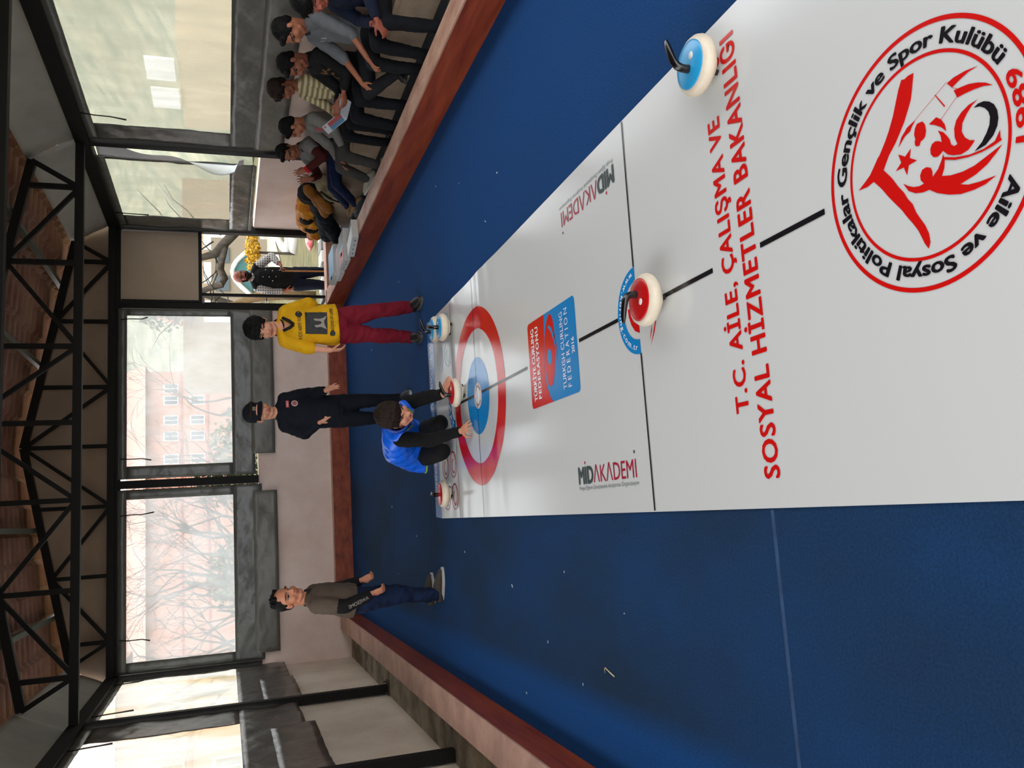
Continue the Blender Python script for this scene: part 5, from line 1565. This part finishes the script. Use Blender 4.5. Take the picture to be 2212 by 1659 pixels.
wrap_print(t, t, vs, [(0, 1 + i, 1 + (i + 1) % 18) for i in range(18)], (3.8, 8.33, .74), (0, -1, 0), (0, 0, 1), (1, .05, 0), mat('rose_badge', '#b04a50', rough=.7), 'round_badge')
TANB = (mat('tan_suede_boot', '#7d5f41', rough=.85, var=.1, vscale=30), mat('tan_boot_sole', '#8f7a60', rough=.7))
p, t = sit('boy in a grey and maroon top clapping, legs stretched out in tan boots',
    dict(head=(3.95, 8.98, 1.01), neck=(4.03, 9.03, .865), sL=(4.0, 8.85, .81), sR=(4.04, 9.22, .80), hip=(4.06, 9.03, .525),
         eL=(3.85, 8.80, .66), wL=(3.76, 8.96, .82), eR=(3.85, 9.30, .66), wR=(3.74, 9.16, .76), hL=(4.06, 8.95, .515), hR=(4.06, 9.11, .515),
         kL=(3.66, 9.05, .50), kR=(3.70, 9.26, .51), aL=(3.60, 9.42, .26), aR=(3.66, 9.66, .31), tL=(3.55, 9.57, .25), tR=(3.58, 9.81, .27)),
    (-.72, -.45, -.35), .235, 'dark', cloth('maroon_jersey', '#421411', var=.1), 'maroon_top', cloth('dark_blue_jeans', '#0d1a38', var=.3), M_HAIRB, 'short', seed=6, shoes=TANB, sleeve=1.9,
    hands=[('L', (-.25, .30, .9), (-.1, 1, -.1), -1, dict(s=.95, curl=.15, spread=.16)), ('R', (-.2, -.1, .95), (-.5, -.8, -.1), 1, dict(s=1.0, curl=.12, spread=.18))])
yoke = MB(); J = p.J; sd = (J['sL'] - J['sR']).normalized()
ch = J['neck'] * .7 + J['hip'] * .3
yoke.etube([J['neck'] * .62 + J['hip'] * .38, ch + (J['neck'] - ch) * .3, J['neck']], [(.178, .124), (.168, .120), (.080, .076)], side=sd, n=22)
for a in 'LR':
    yoke.cap(J['neck'] * .85 + ch * .15, J['s' + a], .066, .066); yoke.etube([J['s' + a], J['s' + a] * .55 + J['e' + a] * .45], [.068, .064], n=14)
smoothed(yoke, 'grey_yoke', cloth('grey_yoke_cloth', '#716f6b'), p.e, voxel=.009, smooth=5, fn=folds(.007, 9, 6))
mb = MB(); mb.etube([J['wL'] * .86 + J['eL'] * .14, J['wL'] * 1.02 + J['eL'] * -.02], [.043, .040], n=14)
smoothed(mb, 'red_cuff', cloth('red_cuff_knit', '#b01320'), p.e, voxel=.006, smooth=2)

# the folder in the reading boy's hands
e = empty('folder', (3.62, 7.40, .62), 'open white folder with red and blue cover held by the reading boy', 'folder')
def quad(a, b, c, d): 
    m = MB(); m.add([a, b, c, d], [(0, 1, 2, 3)]); return m
A, B, C_, D = V((3.63, 7.62, .80)), V((3.63, 7.30, .68)), V((3.60, 7.36, .605)), V((3.60, 7.70, .735))
m = MB(); m.add([A, B, C_, D], [(0, 1, 2, 3)]); cov = m.build('cover', mat('folder_white', '#b9bcc0', rough=.5), e, thick=.004)
def L4(u, v, off=-.006): return A + (B - A) * u + (D - A) * v + V((-.9, -.35, .1)).normalized() * .006
m = MB(); m.add([L4(.28, .06), L4(.98, .06), L4(.98, .48), L4(.28, .48)], [(0, 1, 2, 3)]); m.build('red_panel', mat('folder_red', '#9c1a20', rough=.5), cov)
m = MB(); m.add([L4(.28, .50), L4(.98, .50), L4(.98, .94), L4(.28, .94)], [(0, 1, 2, 3)]); m.build('blue_panel', mat('folder_blue', '#2f6f9c', rough=.5), cov)
m = MB(); m.add([L4(.06, .1), L4(.14, .1), L4(.14, .3), L4(.06, .3)], [(0, 1, 2, 3)]); m.build('cover_emblem', mat('folder_rose', '#a8475a', rough=.5), cov)
m = MB(); m.add([B, B + V((.10, -.16, .02)), C_ + V((.09, -.16, -.02)), C_], [(0, 1, 2, 3)]); m.build('inner_page', mat('folder_page', '#9ea2a6', rough=.5), e, thick=.004)

# ------------------------------------------------------------------ coats, bags and boxes
def heap(name, parts, m, label, cat, seed, amp=.022, extra=None):
    mb = MB()
    for q in parts:
        if len(q) == 2: mb.ell(q[0], q[1])
        else: mb.cap(*q)
    xs = [V(q[0]) for q in parts]
    c = sum(xs, V((0, 0, 0))) / len(xs)
    e = empty(name, (c.x, c.y, min(x.z for x in xs)), label, cat)
    def fn(co, n):
        a = noise.noise(co * 7 + V((seed, 0, 0))); b = 1 - 2 * abs(noise.noise(co * 11 + V((0, seed, 0))))
        co = co + n * amp * (.8 * a + .6 * b)
        co.x = min(co.x, XR - .01)
        return co
    smoothed(mb, 'cloth', m, e, voxel=.011, smooth=4, fn=fn)
    if extra: extra(e)
    return e
heap('jacket', [((4.05, 10.38, .66), (.13, .15, .14)), ((4.02, 10.45, .56), (4.0, 10.75, .50), .12, .10), ((3.98, 10.6, .47), (3.88, 10.95, .46), .12, .08)], cloth('black_shell', '#0a0b0c', rough=.85), 'black hooded jacket lying over the coats on the bench', 'jacket', 1)
def zipper(e):
    mb = MB(); mb.smooth = True; mb.etube([(3.90, 9.98, .66), (3.86, 10.08, .58), (3.83, 10.2, .52)], [.006] * 3, n=6); mb.build('zip', M_STEEL, e)
heap('jacket', [((3.92, 9.92, .72), (3.86, 10.18, .56), .06, .065), ((3.86, 10.12, .55), (3.82, 10.42, .47), .065, .06), ((3.83, 9.98, .56), (3.79, 10.20, .44), .07, .065), ((3.97, 10.05, .50), (.10, .20, .09))], cloth('mustard_brown', '#84531c'), 'mustard brown coat with two sleeves hanging off the bench', 'jacket', 2, .014, zipper)
def dark_panels(e):
    mb = MB(); mb.ell((3.93, 11.0, .64), (.07, .10, .09)); mb.ell((3.90, 11.28, .56), (.06, .09, .10))
    smoothed(mb, 'dark_panel', cloth('black_panel', '#14110d'), e, voxel=.01, smooth=4, fn=folds(.01, 12, 4))
heap('jacket', [((4.05, 10.80, .64), (4.02, 11.35, .60), .14, .13), ((3.98, 11.15, .55), (3.92, 11.55, .50), .10, .09), ((4.05, 11.50, .58), (.12, .16, .13))], cloth('orange_yellow_shell', '#c98a0e', rough=.6, col2='#b2560f'), 'orange yellow and black jacket heaped near the doorway end of the bench', 'jacket', 3, .03, dark_panels)
heap('jacket', [((3.90, 10.62, .46), (3.80, 11.2, .36), .10, .10), ((3.82, 10.9, .36), (3.72, 11.25, .18), .10, .09)], cloth('navy_fleece', '#0c121a'), 'navy jacket spilling off the bench front', 'jacket', 4)
heap('cap', [((4.10, 11.70, .46), (.10, .10, .09)), ((4.02, 11.72, .43), (.09, .07, .02))], cloth('red_cap_cloth', '#a81420'), 'red cloth cap beside the orange yellow jacket at the bench end', 'cap', 5, .008)
def straps(e):
    mb = MB(); mb.smooth = True
    mb.etube([(3.80, 9.66, .60), (3.75, 9.72, .50), (3.74, 9.80, .38), (3.78, 9.90, .30)], [(.014, .004)] * 4, n=8)
    mb.etube([(3.82, 9.78, .62), (3.77, 9.86, .52), (3.76, 9.93, .42)], [(.012, .004)] * 3, n=8); mb.build('strap', cloth('dark_strap', '#1b1814'), e)
    mb = MB(); mb.smooth = True; mb.etube([(3.755, 9.72, .46), (3.75, 9.78, .40), (3.76, 9.86, .36)], [.008] * 3, n=6); mb.build('white_piping', mat('white_piping', '#b5b2aa', rough=.5), e)
heap('shoulder_bag', [((3.92, 9.72, .52), (.11, .14, .13)), ((3.84, 9.80, .44), (.09, .12, .13)), ((3.82, 9.86, .33), (.07, .09, .08))], cloth('khaki_canvas', '#8d8468', col2='#5f573f'), 'khaki canvas bag with dark straps between the clapping boy and the coats', 'bag', 6, .014, straps)
heap('rucksack', [((3.60, 9.55, .15), (.10, .22, .10)), ((3.62, 9.75, .14), (.09, .12, .09))], cloth('grey_blue_pack', '#3a4650'), 'grey blue pack on the gutter floor under the tan boots', 'bag', 7, .01)

def carton(lo, hi, rz, label, topc, stripes, seed):
    """flat game box: lo/hi in its own frame, turned by rz about its near corner"""
    c = V((lo[0], lo[1], lo[2]))
    e = empty('game_box', (0, 0, 0), label, 'box')
    w, d, hgt = hi[0] - lo[0], hi[1] - lo[1], hi[2] - lo[2]
    mb = MB(); mb.box((0, 0, 0), (w, d, hgt)); mb.build('carton', mat('white_card', '#cfcfca', rough=.6, var=.03), e, bevel=.002)
    mb = MB(); mb.box((.004, .004, hgt), (w - .004, d - .004, hgt + .001)); tp = mb.build('lid_print', topc, e)
    for (m, x0, x1, y0, y1) in stripes:
        mb = MB(); mb.box((w * x0, d * y0, hgt + .001), (w * x1, d * y1, hgt + .002)); mb.build('lid_stripe', m, tp)
    rnd = random.Random(seed)
    mb = MB()
    for k in range(4):
        y = d * (.14 + .22 * k)
        z = hgt * rnd.uniform(.3, .45)
        mb.box((-.0008, y, z), (.0, y + rnd.uniform(.012, .028), z + hgt * rnd.uniform(.14, .26)))
    mb.build('side_print', mat('box_print', '#5d646b', rough=.6), e)
    e.location = c
    e.rotation_euler = (0, 0, math.radians(rz))
    return e, tp
BB, BR, BU = mat('box_black', '#100f10', rough=.5), mat('box_red', '#a8131a', rough=.5), mat('box_blue', '#2b7ca6', rough=.5)
BW = mat('box_white', '#cfd2d2', rough=.5)
KT = .2525
e, tp = carton((3.10, 9.18, KT), (3.34, 9.57, KT + .072), 17, 'white dotted game box on the side board beside the tan boots', BW, [(BB, .7, .98, .02, .98)], 1)
rnd = random.Random(9); mb = MB()
for k in range(26):
    x, y, r = rnd.uniform(.02, .16), rnd.uniform(.03, .36), rnd.uniform(.004, .010)
    mb.box((x, y, .0735), (x + r, y + r * 1.4, .0745))
mb.build('lid_dots', mat('box_dots', '#3b2f2a', rough=.6), tp)
carton((3.04, 9.86, KT), (3.44, 10.27, KT + .080), 0, 'game box with red, blue and black lid behind the dotted one', BB, [(BR, .05, .42, .03, .97), (BU, .42, .55, .03, .97), (BW, .25, .36, .3, .6)], 2)
carton((3.04, 10.38, KT), (3.44, 10.79, KT + .058), 0, 'lower game box with a black and red striped lid', BB, [(BR, .05, .95, .38, .62)], 3)
e, tp = carton((3.142, 10.85, KT), (3.56, 11.36, KT + .078), 0, 'farthest game box with a blue lid and white disc, near the doorway', BU, [(BB, .0, .12, .0, 1), (BR, .005, .115, .38, .60)], 4)
mb = MB(); mb.smooth = False; mb.lathe([(.13, .0795), (.13, .0805), (0, .0806)], c=(.24, .26, 0), n=36); mb.build('lid_disc', BW, tp)

# ------------------------------------------------------------------ small things on the carpet
M_SCRAP = mat('paper_scrap', '#a9b4bd', rough=.8)
spots = [(2.16, 4.99), (2.45, 5.9), (1.94, 5.3), (2.7, 6.6), (2.35, 8.3), (-.35, 4.3), (-.75, 4.62), (-.48, 5.2), (-1.1, 5.05), (-.9, 4.15), (-.5, 3.6), (-.3, 6.3), (.1, 9.2), (-.2, 8.0), (1.2, 9.9), (-.6, 9.0), (2.0, 10.1)]
rnd = random.Random(2)
first = None
for (x, y) in spots:
    if first is None:
        mb = MB(); mb.smooth = True; mb.ell((0, 0, .003), (.006, .014, .003), nu=8, nv=6)
        o = mb.build('paper_crumb', M_SCRAP); first = o
    else:
        o = first.copy(); COL.objects.link(o)
    o.location = (x, y, 0); o.rotation_euler = (0, 0, rnd.uniform(0, 3)); s = rnd.uniform(.5, 1.0); o.scale = (s, s, s)
    tag(o, 'tiny white paper crumb lying on the blue carpet', 'crumb', 'paper crumbs on the carpet')
mb = MB(); mb.smooth = True
mb.etube([(-.800, 3.86, .003), (-.785, 3.865, .003), (-.775, 3.855, .003), (-.79, 3.80, .003), (-.80, 3.76, .003)], [(.004, .002)] * 5, n=6)
tag(mb.build('paper_twist', mat('cream_paper', '#c9bd93', rough=.8)), 'hooked cream paper twist on the blue carpet left of the mat', 'paper')
mb = MB(); mb.box((-1.27, 2.402, .0), (-.058, 2.42, .0012))
o = tag(mb.build('tape_line', mat('faded_blue_tape', '#1f3d60', rough=.9, var=.25, vscale=12)), 'faded pale tape line across the carpet from mat to left board', 'tape')
